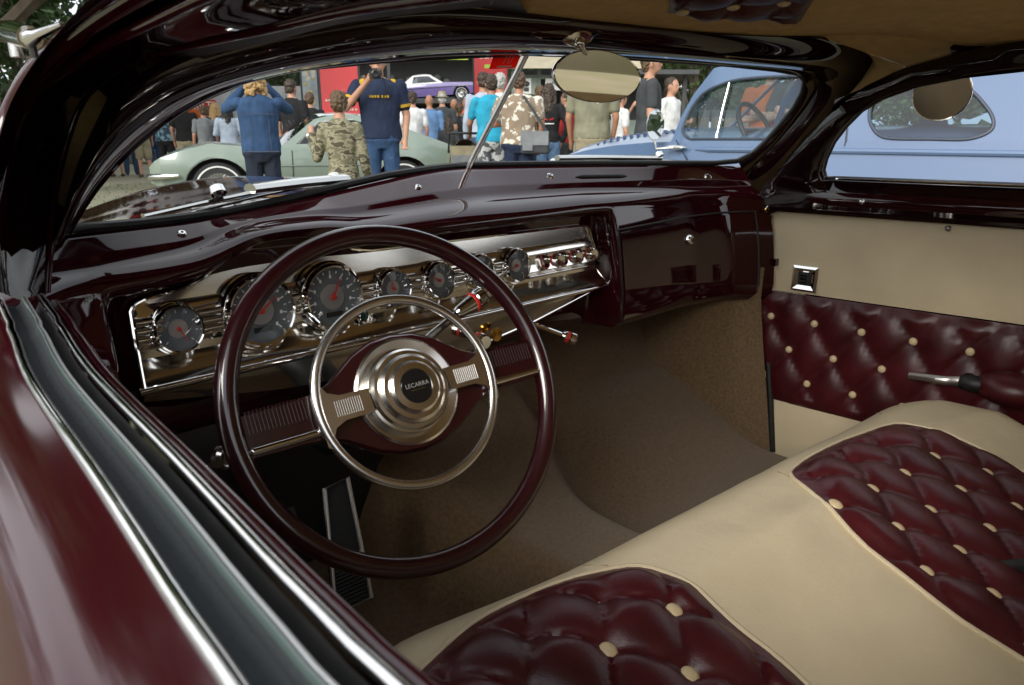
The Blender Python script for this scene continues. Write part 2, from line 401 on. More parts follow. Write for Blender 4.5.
def gauge(x, z, r, ang, ticks, name='gauge', numbers=False):
    mb = MB(); o = V((x, YP-.006, z)); n = 40
    mb.lathe([(r*1.24, -.006), (r*1.25, .004), (r*1.19, .008), (r*1.17, .0075), (r*1.15, .012), (r*1.08, .0165), (r*1.02, .0155), (r*.99, .011), (r*.955, .006)], o, AX, n)
    mb.lathe([(r*.955, .006), (r*.46, .0062)], o, AX, n, mi=1)
    mb.lathe([(r*.46, .0062), (r*.44, .0078), (0, .0080)], o, AX, n, mi=2)
    e1 = V((1, 0, 0)); e2 = AX.cross(e1)*-1
    if e2.z < 0: e2 = -e2
    for k in range(ticks):
        a = R(225)-R(270)*k/(ticks-1)
        dr = e1*cos(a)+e2*sin(a); L = .15 if k % 2 == 0 else .09
        rot = M((dr, AX, dr.cross(AX))).transposed()
        mb.box(o+AX*.0067+dr*(r*(.90-L/2)), (r*L, .0006, r*.036), rot, mi=3)
        if numbers and k % 2 == 0: mb.box(o+AX*.0067+dr*(r*.70), (r*.075, .0006, r*.11), None, mi=3)
    dr = e1*cos(ang)+e2*sin(ang); sd2 = dr.cross(AX)
    mb.prism([o+AX*.0095+sd2*r*.035-dr*r*.12, o+AX*.0095-sd2*r*.035-dr*r*.12, o+AX*.0095-sd2*r*.008+dr*r*.72, o+AX*.0095+sd2*r*.008+dr*r*.72], AX*.0012, mi=4)
    mb.lathe([(r*.095, .0085), (r*.095, .0115), (0, .012)], o, AX, 16, mi=4)
    if numbers: mb.box(o+AX*.0072-e2*r*.60, (r*.62, .0012, r*.17), None, mi=6)
    for k in range(5 if numbers else 0):
        pass
    mb.lathe([(r*1.0, .0125), (r*.5, .0137), (0, .0142)], o, AX, n, mi=5)
    g = mb.build(name, [CHROME, DIAL, DIALC, MARK, RED, GGLASS, BLACK], DASH, angle=30)
    return g
gauge(-.571, .731, .0255, R(-60), 9)
gauge(-.467, .735, .0405, R(35), 17, numbers=True)
gauge(-.361, .737, .0405, R(60), 17, numbers=True)
gauge(-.259, .734, .0255, R(100), 9)
gauge(-.171, .734, .0255, R(150), 9)
gauge(-.083, .736, .0255, R(120), 9)
gauge(.003, .736, .0255, R(200), 9)
for xa, xb in ((-.604, -.598), (-.538, -.52), (-.414, -.414), (-.309, -.292), (-.226, -.204), (-.138, -.116), (-.05, -.03)):
    mb = MB()
    for z in (.724, .734, .745): mb.tube([(xa-.012, YP-.008, z), (xb+.012, YP-.008, z)], .0048, 10)
    mb.build('gauge_bridge', CHROME, DASH)
for x, z in ((-.515, .688), (-.312, .700)):
    MB().lathe([(.0095, 0), (.0095, .004), (.007, .006)], V((x, YP-.008, z)), AX, 18).lathe([(.007, .005), (.004, .008), (0, .009)], V((x, YP-.008, z)), AX, 18, mi=1).build('pilot_lamp', [CHROME, GREEN], DASH)
for x in (.104, .156, .203):
    o = V((x, YP-.002, .735))
    mb = MB(); mb.lathe([(.007, 0), (.007, .008), (.006, .009), (.006, .010)], o, (0, -1, 0), 20)
    mb.lathe([(.0110, .010), (.0118, .011), (.0118, .0135), (.0110, .0145)], o, (0, -1, 0), 24, mi=1)
    mb.lathe([(.0110, .0145), (.0125, .016), (.0125, .025), (.011, .027), (.010, .0262), (0, .027)], o, (0, -1, 0), 24)
    mb.build('control_knob', [CHROME, RED], DASH, angle=30)
# under-dash knobs
def stalk(a, b, name, r=.010):
    a, b = V(a), V(b); d = (b-a).normalized(); L = (b-a).length
    mb = MB(); mb.tube([a, b], .0042, 8); mb.lathe([(r*.8, -.02), (r, -.016), (r, -.012)], b, d, 20)
    mb.lathe([(r, -.012), (r*1.1, -.011), (r*1.1, -.007), (r, -.006)], b, d, 20, mi=1); mb.lathe([(r, -.006), (r*1.15, -.004), (r*1.15, .005), (r*.9, .008), (0, .008)], b, d, 20)
    mb.build(name, [CHROME, RED], DASH, angle=30)
stalk((.02, .85, .635), (.085, .79, .600), 'switch_knob')
stalk((-.10, .87, .63), (-.108, .82, .628), 'switch_knob', .012)
MB().lathe([(.012, 0), (.012, .004), (0, .005)], V((-.06, .84, .627)), (0, -1, .1), 18).build('ignition_switch', [GOLD], DASH)
MB().tube([(-.66, .76, .585), (-.61, .70, .618)], .004, 8).lathe([(.010, 0), (.013, .003), (.013, .010), (.010, .014), (.008, .013), (0, .013)], V((-.60, .70, .625)), (.35, -.9, .2), 20).build('brake_release_knob', CHROMES, DASH)
MB().box((-.40, .985, .45), (.62, .02, .40)).build('firewall', mat('firewall_board', (.012, .010, .009), .9), CAR)

# ---- steering wheel
WC = V((-.393, .647, .659)); TW = R(28.8)
_a = V((cos(R(-10.7)), sin(R(-10.7)), 0)); _f = V((sin(R(10.7)), cos(R(10.7)), 0))
_b = _f*sin(TW)+V((0, 0, 1))*cos(TW)
WX = _a*cos(R(3))+_b*sin(R(3)); WU = _b*cos(R(3))-_a*sin(R(3)); WN = _a.cross(_b)
def W(a, b, c=0): return WC+WX*a+WU*b+WN*c
SWM = mat('maroon_wheel_enamel', (.022, .0022, .0042), .3, 0, .9, spec=.3)
mb = MB(); mb.tube([W(.201*cos(2*pi*i/96), .201*sin(2*pi*i/96)) for i in range(96)], .0125, 18, closed=True)
SW = mb.build('steering_wheel', SWM, CAR, angle=80)
half = [(.192, .021), (.135, .022), (.106, .025), (.088, .033), (.072, .045), (.054, .058), (.028, .069), (0, .072)]
low = [(.192, -.027), (.135, -.028), (.106, -.030), (.088, -.037), (.072, -.048), (.054, -.060), (.028, -.070), (0, -.073)]
poly = half+[(-a, b) for a, b in half[::-1][1:]]+[(-a, b) for a, b in low[:-1]]+low[::-1]
def plate(poly, c0, c1, bev=.004):
    cx = 0; mb = MB(); k = len(poly)
    ins = [(a*.985, b*.94) for a, b in poly]
    rows = [[W(a, b, c0) for a, b in ins], [W(a, b, c0+bev) for a, b in poly], [W(a, b, c1-bev) for a, b in poly], [W(a, b, c1) for a, b in ins]]
    mb.grid(rows, closed_u=True, flip=True); o = len(mb.v)-4*k
    mb.f += [tuple(o+j for j in range(k))[::-1], tuple(o+3*k+j for j in range(k))]; mb.m += [0, 0]
    return mb
plate(poly, -.012, .006).build('spoke_hub', SWM, SW, angle=50)
for s in (-1, 1):
    mb = MB()
    for i in range(17):
        a = s*(.118+.066*i/16); mb.box(W(a, .010, .0065), (.0018, .0016, .022), M((WX, WN, WU)).transposed())
        mb.box(W(a, .0225, .001), (.0022, .010, .0028), M((WX, WN, WU)).transposed())
    mb.build('spoke_ribs', SWM, SW, smooth=False)
    MB().tube([W(s*.10, -.019, .007), W(s*.186, -.019, .005)], .0048, 12).ell(W(s*.186, -.019, .005), (.005, .005, .005), 10).build('spoke_bar', CHROME, SW)
RC = .014
mb = MB(); mb.tube([W(.1115*cos(2*pi*i/80), .1115*sin(2*pi*i/80), RC) for i in range(80)], .0048, 14, closed=True, flat=1.25)
for s in (-1, 1):
    pl = [(.05, .014), (.085, .0145), (.098, .020), (.106, .035), (.1075, .042), (.1125, .038), (.1145, .0), (.1125, -.038), (.1075, -.042), (.106, -.035), (.098, -.020), (.085, -.0145), (.05, -.014)]
    pl = [(a*s, b) for a, b in pl]; pl = pl if s > 0 else pl[::-1]
    k = len(pl); top = [W(a, b, RC+.003) for a, b in pl]; mb.prism([W(a, b, RC-.003) for a, b in pl], WN*.006)
    for i in range(12):
        a = s*(.062+.030*i/11); mb.box(W(a, 0, RC+.0027), (.0016, .0016, .018), M((WX, WN, WU)).transposed())
mb.build('horn_ring', SATIN, SW, angle=35)
mb = MB(); mb.lathe([(.064, .004), (.065, .008), (.062, .010), (.052, .007), (.050, .008), (.049, .017), (.046, .0205), (.042, .021), (.041, .0245), (.037, .028), (.032, .0285), (.031, .032), (.028, .0345), (.0205, .0355), (.0198, .0345)], WC, WN, 64)
mb.lathe([(.0198, .0345), (.0188, .0355), (0, .0362)], WC, WN, 48, mi=1)
hub = mb.build('horn_button', [CHROMEH, BLACKG], SW, angle=25)
lettering('hub_lettering', 'LECARRA', .0072, W(0, .001, .0366), WX, WU, mat('hub_letter_grey', (.30, .29, .27), .4), SW, .0004)
MB().box(W(0, -.0045, .0368), (.018, .0004, .0007), M((WX, WN, WU)).transposed()).build('hub_underline', CHROMES, SW)
mb = MB(); mb.lathe([(.058, -.013), (.056, -.03), (.045, -.055), (.036, -.06), (.034, -.30)], WC, WN, 32)
COLM = mb.build('steering_column', [CHROMES], CAR, angle=40)
MB().lathe([(.0355, -.075), (.0355, -.32)], WC, WN, 32).build('column_jacket', BLACK, COLM)
k0, k1 = V((-.285, .680, .730)), V((-.236, .678, .747)); dk = (k1-k0).normalized(); Lk = (k1-k0).length
mb = MB(); mb.tube([(-.40, .69, .645), (-.37, .685, .685), k0+dk*.01], .0055, 12)
mb.lathe([(.006, 0), (.0085, .004), (.0125, .030)], k0, dk, 28); mb.lathe([(.0125, .030), (.0137, .031), (.0137, .034), (.0130, .035)], k0, dk, 28, mi=1)
mb.lathe([(.0130, .035), (.0145, .037), (.0145, .047), (.012, .050), (0, .0505)], k0, dk, 28)
mb.build('shift_lever', [CHROMES, RED], COLM, angle=30)

# ---- windshield: panes, seal, divider, painted surround
GL = [(66, 229), (76, 212), (88, 193), (106, 171), (130, 146), (165, 117), (205, 95), (245, 78), (300, 66), (380, 59), (455, 55), (525, 52), (600, 55), (660, 59), (730, 64), (775, 69), (798, 73), (805, 80), (803, 92), (794, 108), (781, 124), (766, 141), (752, 154), (737, 161), (715, 163), (650, 163), (560, 163.5)]
GLb = [(465, 165), (430, 168.5), (388, 175), (340, 186), (296, 197), (260, 205), (226, 212), (190, 217), (143, 223), (110, 226), (84, 228)]
G3 = gl(GL+GLb)
iT, iB = 11, len(GL)
WS = MB().tube(G3, .006, 8, closed=True).build('windshield_seal', BLACK, CAR)
def pane(loop, name):
    loop = [V(p) for p in loop]; mb = MB(); mb.add(loop, [tuple(range(len(loop)))])
    return mb.build(name, WSGLASS, CAR, smooth=False)
pane([G3[iB]]+G3[iB+1:]+G3[:iT+1], 'windshield_pane')
pane(G3[iT:iB+1], 'windshield_pane')
dv = [G3[iB]+V((0, -.006, -.004)), G3[iT]+V((0, -.008, .006))]
MB().tube(dv, .0036, 10, flat=.7).tube([p+V((.004, -.004, 0)) for p in dv], .0018, 8).build('windshield_divider', ALU, CAR)
# inner edge of the painted surround, 7 cm nearer the cabin
BL = [(52, 245), (60, 228), (69, 205), (79, 186), (95, 157), (112, 130), (122, 98), (165, 64), (250, 38), (350, 18), (440, 8), (530, 18), (620, 27), (690, 33), (770, 38), (835, 38), (880, 36), (889, 48), (876, 72), (850, 102), (822, 135), (796, 168), (775, 195), (762, 214)]
BI = [on(u, v, glass_fn(.075)) for u, v in BL]
GO = G3[:24]
rows = []
for i in range(24):
    g, b = GO[i], BI[i]; t = (G3[min(23, i+1)]-G3[max(0, i-1)]).normalized()
    d = b-g; nrm = d.cross(t).normalized()
    if nrm.dot(V((0, -.75, -.65))) < 0: nrm = -nrm
    bul = .004+.012*ss(4, 8, i)+.014*ss(13, 16, i)*(1-ss(19, 23, i))
    row = [g+V((0, -.002, 0)), g+d*.04+nrm*.005, g+d*.16+nrm*.007, g+d*.2+nrm*.004, g+d*.3+nrm*bul*.75, g+d*.5+nrm*bul, g+d*.7+nrm*bul*.98, g+d*.86+nrm*bul*.7, g+d*.96+nrm*bul*.3, b, b+V((0, .01, .03))*(1-ss(11, 14, i) if i > 6 else ss(4, 7, i))+V((.018, .03, .012))*ss(11, 14, i)+V((.012, .03, 0))*(1-ss(4, 7, i))]
    rows.append(row)
rows = [[sum((rows[max(0, min(23, i+k))][j]*w for k, w in ((-1, .25), (0, .5), (1, .25))), V()) if 0 < i < 23 else rows[i][j] for j in range(11)] for i in range(24)]
fine = []
for j in range(11): fine.append(spl([r[j] for r in rows], 4))
MB().grid(fine).build('windshield_surround', PAINTD, CAR, angle=50)
# stickers on the glass: thin film, lit through from outside
def sticker_mat():
    m = mat('sticker_red', (.6, .03, .012), .5); t = m.node_tree; out = t.nodes['Material Output']; tr = t.nodes.new('ShaderNodeBsdfTranslucent'); tr.inputs[0].default_value = (.75, .05, .02, 1)
    mx = t.nodes.new('ShaderNodeMixShader'); mx.inputs[0].default_value = .6; t.links.new(t.nodes['Principled BSDF'].outputs[0], mx.inputs[1]); t.links.new(tr.outputs[0], mx.inputs[2]); t.links.new(mx.outputs[0], out.inputs[0]); return m
q = gl([(489, 69), (494.5, 53), (522, 53), (515.5, 68)], .004)
TAG = MB().add(q, [(0, 1, 2, 3)]).build('inspection_sticker', sticker_mat(), CAR, smooth=False); solid(TAG, .0006)
cq = sum(q, V())/4; xq = (q[3]-q[0]); yq = q[1]-q[0]
lettering('sticker_number', '10', .026, cq+yq*.1-V((0, .003, 0)), xq, yq, mat('sticker_ink', (.75, .25, .2), .5), TAG, .0008)
MB().prism([cq-yq*.42-xq*.3+V((0, -.0025, 0)), cq-yq*.42+xq*.25+V((0, -.0025, 0)), cq-yq*.32+xq*.27+V((0, -.0025, 0)), cq-yq*.32-xq*.28+V((0, -.0025, 0))], V((0, -.0004, 0))).build('sticker_band', MARK, TAG, smooth=False)
# wipers outside the glass
def wiper(pts, name='wiper', r=.004):
    P = [on(u, v, glass_fn(-.022)) for u, v in pts]
    MB().tube(P, r, 8, flat=1.8).build(name, CHROMES, CAR)
wiper([(143, 216), (200, 203), (270, 189), (325, 181)], r=.0032); wiper([(196, 212), (260, 196), (330, 182)], r=.0018)
wiper([(250, 189), (300, 183), (345, 179)], 'wiper_arm', .0075); wiper([(557, 158), (600, 157.5), (660, 158)], 'wiper_arm', .0055); wiper([(610, 161), (650, 160), (700, 162.5)], 'wiper', .003)
for u, v in ((219, 194), (335, 181), (660, 157)): 
    p = on(u, v, glass_fn(-.02)); MB().lathe([(.010, 0), (.009, .010), (0, .012)], p, (0, .6, .8), 16).build('wiper_pivot', CHROME, CAR)

# ---- rear-view mirror
mc = V((.040, .715, 1.041)); mn = V((-.42, -.90, -.09)).normalized(); mx = V((0, 0, 1)).cross(mn).normalized()*-1; mz = mn.cross(mx)
if mz.z < 0: mz = -mz
mx = (mx*cos(R(3))+mz*sin(R(3))*1).normalized(); mz = mn.cross(mx); mz = mz if mz.z > 0 else -mz
def el(k, c): return [mc+mx*(.074*k*cos(2*pi*j/56))+mz*(.0375*k*sin(2*pi*j/56))+mn*c for j in range(56)]
mb = MB(); mb.grid([el(.97, .002), el(1.0, .003), el(1.02, 0), el(1.0, -.006), el(.8, -.016), el(.3, -.02)], closed_u=True)
RM = mb.build('rearview_mirror', CHROME, CAR, angle=50)
MB().add(el(.97, .0022), [tuple(range(56))]).build('mirror_glass', WARMM, RM, smooth=False)
mt_ = on(577, 37, glass_fn(.098), .3, 3); MB().tube([mc+mn*-.012+mz*.02, mc.lerp(mt_, .6)+mn*-.004, mt_], .0055, 10).ell(mt_+V((0, -.004, -.008)), (.009, .009, .009)).lathe([(.030, -.012), (.030, .002), (.024, .006), (0, .008)], mt_, (-.1, -.75, -.65), 28, sx=.5, up=(1, -.1, 0)).build('mirror_bracket', CHROME, RM)

# ---- roof, headliner
YF = sorted((p.x, p.y) for p in BI[6:18]); ZF = sorted((p.x, p.z) for p in BI[6:18])
def hz(x, y):
    f = interp(ZF, x)+.004; k = ss(interp(YF, x), interp(YF, x)-.22, y)
    zc = 1.150-.045*(min(1, abs(x)/.66))**3
    z = f+(zc-f)*k; return z-.10*ss(-.45, -1.0, y)
rows = []
for i in range(41):
    x = -.585+1.25*i/40; rows.append([(x, interp(YF, x)+.012+(-1.0-interp(YF, x))*j/40, hz(x, interp(YF, x)+.012+(-1.0-interp(YF, x))*j/40)) for j in range(41)])
HL = MB().grid(rows).build('headliner', HEADL, CAR)
rows = []
for i in range(41):
    x = -.60+1.30*i/40; r = []
    for j in range(41):
        y = interp(YF, x)+.09+(-1.06-interp(YF, x)-.09)*j/40
        r.append((x, y, hz(x*.95, min(y, interp(YF, x)))+.03-.05*ss(.6, .7, abs(x))))
    rows.append(r)
MB().grid(rows).build('roof_skin', PAINT, CAR)
# tufted strip let into the headliner
def tuft(a, b, h=.014, ex=.42):
    s = abs(sin(pi*a)*sin(pi*b)); return h*(s**ex)
def hlq(x, y):
    a = (x-.155)/.11+(y-.56)/.10; b = (x-.155)/.11-(y-.56)/.10
    e = ss(0, .012, edge_dist((x, y), HP)); return V((x, y, hz(x, y)-.002-tuft(a, b, .012)*e))
HP = [tuple(atz(u, v, 1.125).xy) for u, v in ((672, -45), (676, -20), (668, 14), (700, 18), (735, 21), (770, 24), (800, 26), (812, 14), (830, -20), (850, -45), (800, -75), (720, -75))]
mb = MB(); mb.sheet(HP, step=.011, fn=hlq, flip=True); hlp = mb.build('headliner_tufting', OX, HL, angle=80)
for ia in range(-3, 8):
    for ib in range(-6, 6):
        x = .155+.11*(ia+ib)/2; y = .56+.10*(ia-ib)/2
        if inside((x, y), HP) and edge_dist((x, y), HP) > .015: MB().ell((x, y, hz(x, y)-.006), (.010, .010, .005), 14).build('button', BUTTON, hlp)

# ---- passenger door: window frame, glass seal, garnish, panels
PD = MB()
def rx(z): return .752-.33*max(0, z-.86)
rfn = lambda p: p.x-rx(p.z)
op = [(826, 179), (823, 170), (826, 158), (834, 141), (846, 125), (862, 109), (884, 96), (920, 83), (970, 73), (1024, 67)]
op3 = [on(u, v, rfn) for u, v in op]
ow = [(748, 222), (757, 206), (772, 182), (790, 158), (812, 131), (838, 107), (868, 84), (905, 66), (960, 50), (1024, 38)]
ow3 = [on(u, v, rfn) for u, v in ow]

hole = [(p.y, p.z) for p in op3]+[(.10, op3[-1].z+.012), (-.06, op3[-1].z+.004), (-.20, op3[-1].z-.03), (-.29, .99), (-.30, .90), (-.28, op3[0].z)]
out = [(p.y, p.z) for p in ow3]+[(.10, ow3[-1].z+.012), (-.08, ow3[-1].z+.004), (-.25, ow3[-1].z-.02), (-.36, 1.02), (-.40, .93), (-.40, .79), (.72, .79)]
PD.sheet(out, [hole], step=.03, fn=lambda a, b: V((rx(b), a, b)), flip=True)
PDO = PD.build('passenger_door', PAINTD, CAR, angle=30); solid(PDO, .035, 1)
h3 = [V((rx(z)-.004, y, z)) for y, z in dens(hole, .02)]
MB().tube(h3, .0075, 8, closed=True).build('window_seal', BLACK, PDO)
MB().tube([V((rx(z)-.012, y, z)) for y, z in dens(hole[:10], .02, False)], .0045, 8).build('window_reveal', PAINT, PDO)
zs = op3[0].z
MB().tube([(.742, .605, zs+.001), (.742, -.28, zs+.001)], .0035, 8).tube([(.737, .59, zs-.008), (.737, -.28, zs-.008)], .003, 8).build('sill_strip', CHROME, PDO)
zs2 = zs-.014
prof = [(.744, zs2), (.728, zs2-.001), (.718, zs2-.008), (.713, zs2-.022), (.714, zs2-.036), (.720, zs2-.044), (.728, zs2-.054), (.738, .792), (.744, .790)]
rows = []
for i in range(31):
    y = .752-1.14*i/30; k = ss(.60, .752, y)
    rows.append([(x+.012*k, y, z+.006*k) for x, z in prof])
MB().grid(rows).build('window_garnish', PAINT, PDO, angle=60)
MB().lathe([(.006, 0), (.006, .006), (.004, .009), (0, .010)], (.716, .535, zs2-.028), (-1, 0, .1), 14).build('lock_knob', CHROMES, PDO)
def band(z1, z2, x, m, name, fn=None):
    poly = [(.758, z1), (-.38, z1+.012), (-.38, z2+.012), (.758, z2)]
    mb = MB(); mb.sheet(poly, step=.02 if fn is None else .0105, fn=fn or (lambda y, z: V((x-.004*ss(0, .03, edge_dist((y, z), poly))-.0012*sin(y*17+z*31), y, z)))); return mb.build(name, m, PDO, angle=80)
UP = band(.794, .604, .738, TAND, 'upper_trim_panel')
DPY, DPZ = .712, .5415
def dq(y, z):
    a = (y-DPY)/.1035+(z-DPZ)/.146; b = (y-DPY)/.1035-(z-DPZ)/.146
    e = ss(0, .02, min(.602-z+.01*(.758-y), z-.332)); return V((.735-tuft(a, b, .017)*max(0, e), y, z))
TP = band(.602, .334, .735, OX, 'tufted_trim_panel', dq)
LP = band(.332, .19, .738, TAND, 'lower_trim_panel')
for ia in range(-16, 8):
    for ib in range(-16, 8):
        y = DPY+.1035*(ia+ib)/2; z = DPZ+.146*(ia-ib)/2
        if -.3 < y < .75 and .36 < z < .59:
            MB().ell((.730, y, z), (.005, .0085, .0085), 14).build('button', BUTTON, TP)
for y, z in ((.739, .771), (.374, .779), (.742, .588), (.742, .338)): MB().lathe([(.006, 0), (.006, .003), (.004, .005), (0, .0052)], (.7335, y, z), (-1, 0, 0), 14).build('trim_screw', CHROMES, UP)
ec = V((.733, .643, .6415)); mb = MB()
def sq(h, c): return [ec+V((-c, y*h, z*h)) for y, z in ((1, -1), (1, 1), (-1, 1), (-1, -1))]
mb.grid([sq(.029, -.004), sq(.029, .004), sq(.024, .008), sq(.0155, .003)], closed_u=True, flip=True)
mb.add(sq(.0155, .003), [(0, 1, 2, 3)], 1)
for dz in (-.008, 0, .008): mb.box(ec+V((-.0055, .002, dz)), (.004, .012, .0035))
mb.box(ec+V((-.0055, -.004, 0)), (.004, .003, .020))
mb.build('lock_escutcheon', [CHROME, BLACK], PDO, smooth=False)
for a in (0,):
    mb = MB(); rows = []
    for i in range(13):
        t = i/12; y = .386-.09*t; z = .4835+.006*t; hh = .0065+.004*t
        rows.append([(.678+.012*ss(.7, 1, t), y, z-hh), (.672+.012*ss(.7, 1, t), y, z-hh*.5), (.671+.012*ss(.7, 1, t), y, z+hh*.5), (.677+.012*ss(.7, 1, t), y, z+hh), (.684, y, z)])
    mb.grid(rows, closed_u=True); HD = mb.build('door_handle', ALU, PDO, angle=60)
    MB().lathe([(.013, 0), (.013, .05)], (.735, .29, .488), (-1, 0, 0), 16).ell((.69, .275, .490), (.016, .03, .017)).build('handle_boss', BLACK, HD)
    MB().ell((.705, .215, .490), (.045, .062, .034), 20).build('arm_rest', OX, PDO)

# ---- pillar trim between surround and door frames (cloth)
def loft(a, b, m, name, n=6):
    k = max(len(a), len(b)); A = [spl(a, 6)[int(i*(len(spl(a, 6))-1)/(3*k))] for i in range(3*k+1)]; B = [spl(b, 6)[int(i*(len(spl(b, 6))-1)/(3*k))] for i in range(3*k+1)]
    return MB().grid([[p.lerp(q, j/n) for j in range(n+1)] for p, q in zip(A, B)]).build(name, m, CAR)
loft([p+V((.02, .02, 0)) for p in BI[15:24]][::-1], [p+V((.012, 0, 0)) for p in ow3[:8]], HEADL, 'pillar_trim')
loft([p+V((.012, .0, .0)) for p in ow3[7:]]+[V((.70, .1, 1.10)), V((.71, -.4, 1.08))], [V((.50, .66, 1.16)), V((.54, .30, 1.17)), V((.55, .1, 1.17)), V((.55, -.4, 1.15))], HEADL, 'roof_side_trim')
# ---- driver's door: belt rails, skin, window frame close to the lens
ZL = .82
bp = [atz(u, v, ZL) for u, v in [(12, 330), (24, 372), (47, 410), (74, 447), (110, 500), (165, 587), (222, 680)]]

BT = sorted((p.y, p.x) for p in bp)
def bx(y):
    if y > BT[-1][0]: return BT[-1][1]+(y-BT[-1][0])*.11
    if y < BT[0][0]: return BT[0][1]-.02*ss(BT[0][0], -.6, y)
    return sum(interp(BT, y+d) for d in (-.04, -.02, 0, .02, .04))/5
ys = [round(-1.0+i*.05, 3) for i in range(16)]+[round(-.2+i*.02, 3) for i in range(47)]
ye = [y for y in ys if y <= .70]
def sweep(prof, m, name, parent, yy=ye, ang=60, loc=0):
    return MB().grid([[(bx(y)+e, y, ZL+z) for e, z in prof] for y in yy]).build(name, m, parent, angle=ang)
skin = [(-.002, .0), (-.008, -.0006), (-.016, -.0016), (-.023, -.0032), (-.029, -.006), (-.034, -.010), (-.039, -.0155), (-.044, -.0225), (-.049, -.031), (-.053, -.041), (-.057, -.054), (-.062, -.070), (-.072, -.10), (-.080, -.15), (-.086, -.22), (-.088, -.32), (-.080, -.45), (-.06, -.56), (-.03, -.62)]
DD = sweep(skin, PAINTB, 'driver_door', CAR)
MB().tube([(bx(y)+.0005, y, ZL+.001) for y in ye], .0030, 10).build('belt_strip', CHROME, DD)
sweep([(.003, -.001), (.005, -.004), (.010, -.006), (.0135, -.004), (.015, .000)], FELT, 'window_channel', DD, ang=30)
sweep([(.0150, -.02), (.0152, .002), (.0162, .003), (.0175, .002), (.018, -.02)], mat('glass_edge', (.05, .07, .065), .2, spec=.6), 'window_glass_edge', DD, ang=70)
sweep([(.018, -.015), (.023, -.012), (.0275, -.004)], BLACK, 'inner_channel', DD)
MB().tube([(bx(y)+.0180, y, ZL+.0005) for y in ye], .0014, 8).build('channel_strip', ALU, DD)
MB().tube([(bx(y)+.0295, y, ZL+.0005) for y in ye], .0024, 10).build('belt_strip', CHROME, DD)
sweep([(.0325, -.003), (.034, -.003), (.0355, -.006), (.037, -.004), (.040, -.004), (.043, -.009), (.044, -.02), (.044, -.05), (.042, -.10), (.04, -.25), (.04, -.6)], PAINT, 'inner_garnish', DD)
# arch of the driver's window frame
def lxp(k): return lambda p: p.x-(-.80+k+.45*max(0, p.z-.82))
def lp(pts, k): return spl([on(u, v, lxp(k)) for u, v in pts], 6)
LA = lp([(-30, 240), (-8, 170), (8, 112), (32, 68), (66, 30), (108, -4), (160, -34), (240, -70), (340, -110)], .00)
LC = lp([(-6, 290), (-2, 220), (16, 134), (42, 88), (92, 52), (150, 22), (208, -6), (300, -46), (420, -80)], .035)
LB = lp([(-20, 270), (-6, 190), (11, 124), (36, 80), (78, 44), (128, 10), (182, -20), (270, -60), (385, -98)], .030)
LDk = lp([(20, 300), (24, 225), (44, 146), (70, 96), (110, 62), (165, 36), (235, 14), (330, -22), (460, -50)], .055)
LE = lp([(47, 292), (51, 230), (59, 172), (79, 108), (106, 79), (156, 54), (262, 30), (350, 10), (490, -10)], .095)
LF = lp([(57, 300), (62, 240), (76, 180), (101, 122), (117, 92), (160, 66), (262, 44), (350, 22), (490, 6)], .125)
LS = spl([p+V((-.02, .05, .03)) for p in LA[::6]], 6)
_s = spl(BI[0:12], 12); SB = [_s[int(i*(len(_s)-1)/(len(LA)-1))] for i in range(len(LA))]
mb = MB()
rows = []; cov = []
for i in range(len(LA)):
    a, b, c, d, e, f = LA[i], LB[i], LC[i], LDk[i], LE[i], LF[i]
    out1 = (a-c).normalized()
    tow = (CAM-a).normalized()
    rows.append([a+out1*.012+V((.02, .05, 0)), a+out1*.008, a+tow*.006, a.lerp(b, .5)+tow*.007, b, b+(b-CAM).normalized()*.012, c+(c-b).normalized()*-.004, c+tow*.006, c+(d-c)*.18, d.lerp(c, .4)+(d-CAM).normalized()*.03, d+(d-CAM).normalized()*.03, e+(d-e).normalized()*.006, e+tow*.003, e+(f-e)*.12])
    cov.append([e+(f-e)*.10, e.lerp(f, .5), f, f.lerp(SB[i], .3)+V((.01, .02, .02)), f.lerp(SB[i], .7)+V((.01, .02, .02)), SB[i]+V((.004, .004, .004))])
cols = [[r[j] for r in rows] for j in range(14)]
mb.grid(cols)
MB.build(mb, 'window_frame', PAINTD, DD, angle=70)
tw = lambda c, k: [p+(CAM-p).normalized()*k for p in c]
MB().tube(tw(LC, .005), .0042, 14).build('highlight_bead', PAINT, DD); MB().tube(tw(LE, .004), .0034, 14).build('highlight_bead', PAINT, DD)  # round tubes added along the frame to catch highlight lines
MB().tube(tw([a.lerp(b, .45) for a, b in zip(LA, LB)], .004), .0085, 16).build('highlight_bead', PAINT, DD)
cm = MB()
for i in range(len(cov)-1): cm.grid([r_[:3] for r_ in cov[i:i+2]], mi=1 if 9 <= i < 22 else 0); cm.grid([r_[2:] for r_ in cov[i:i+2]])
cm.build('pillar_cover', [mat('dark_pillar_enamel', (.010, .003, .004), .5, spec=.25), HEADL], CAR)
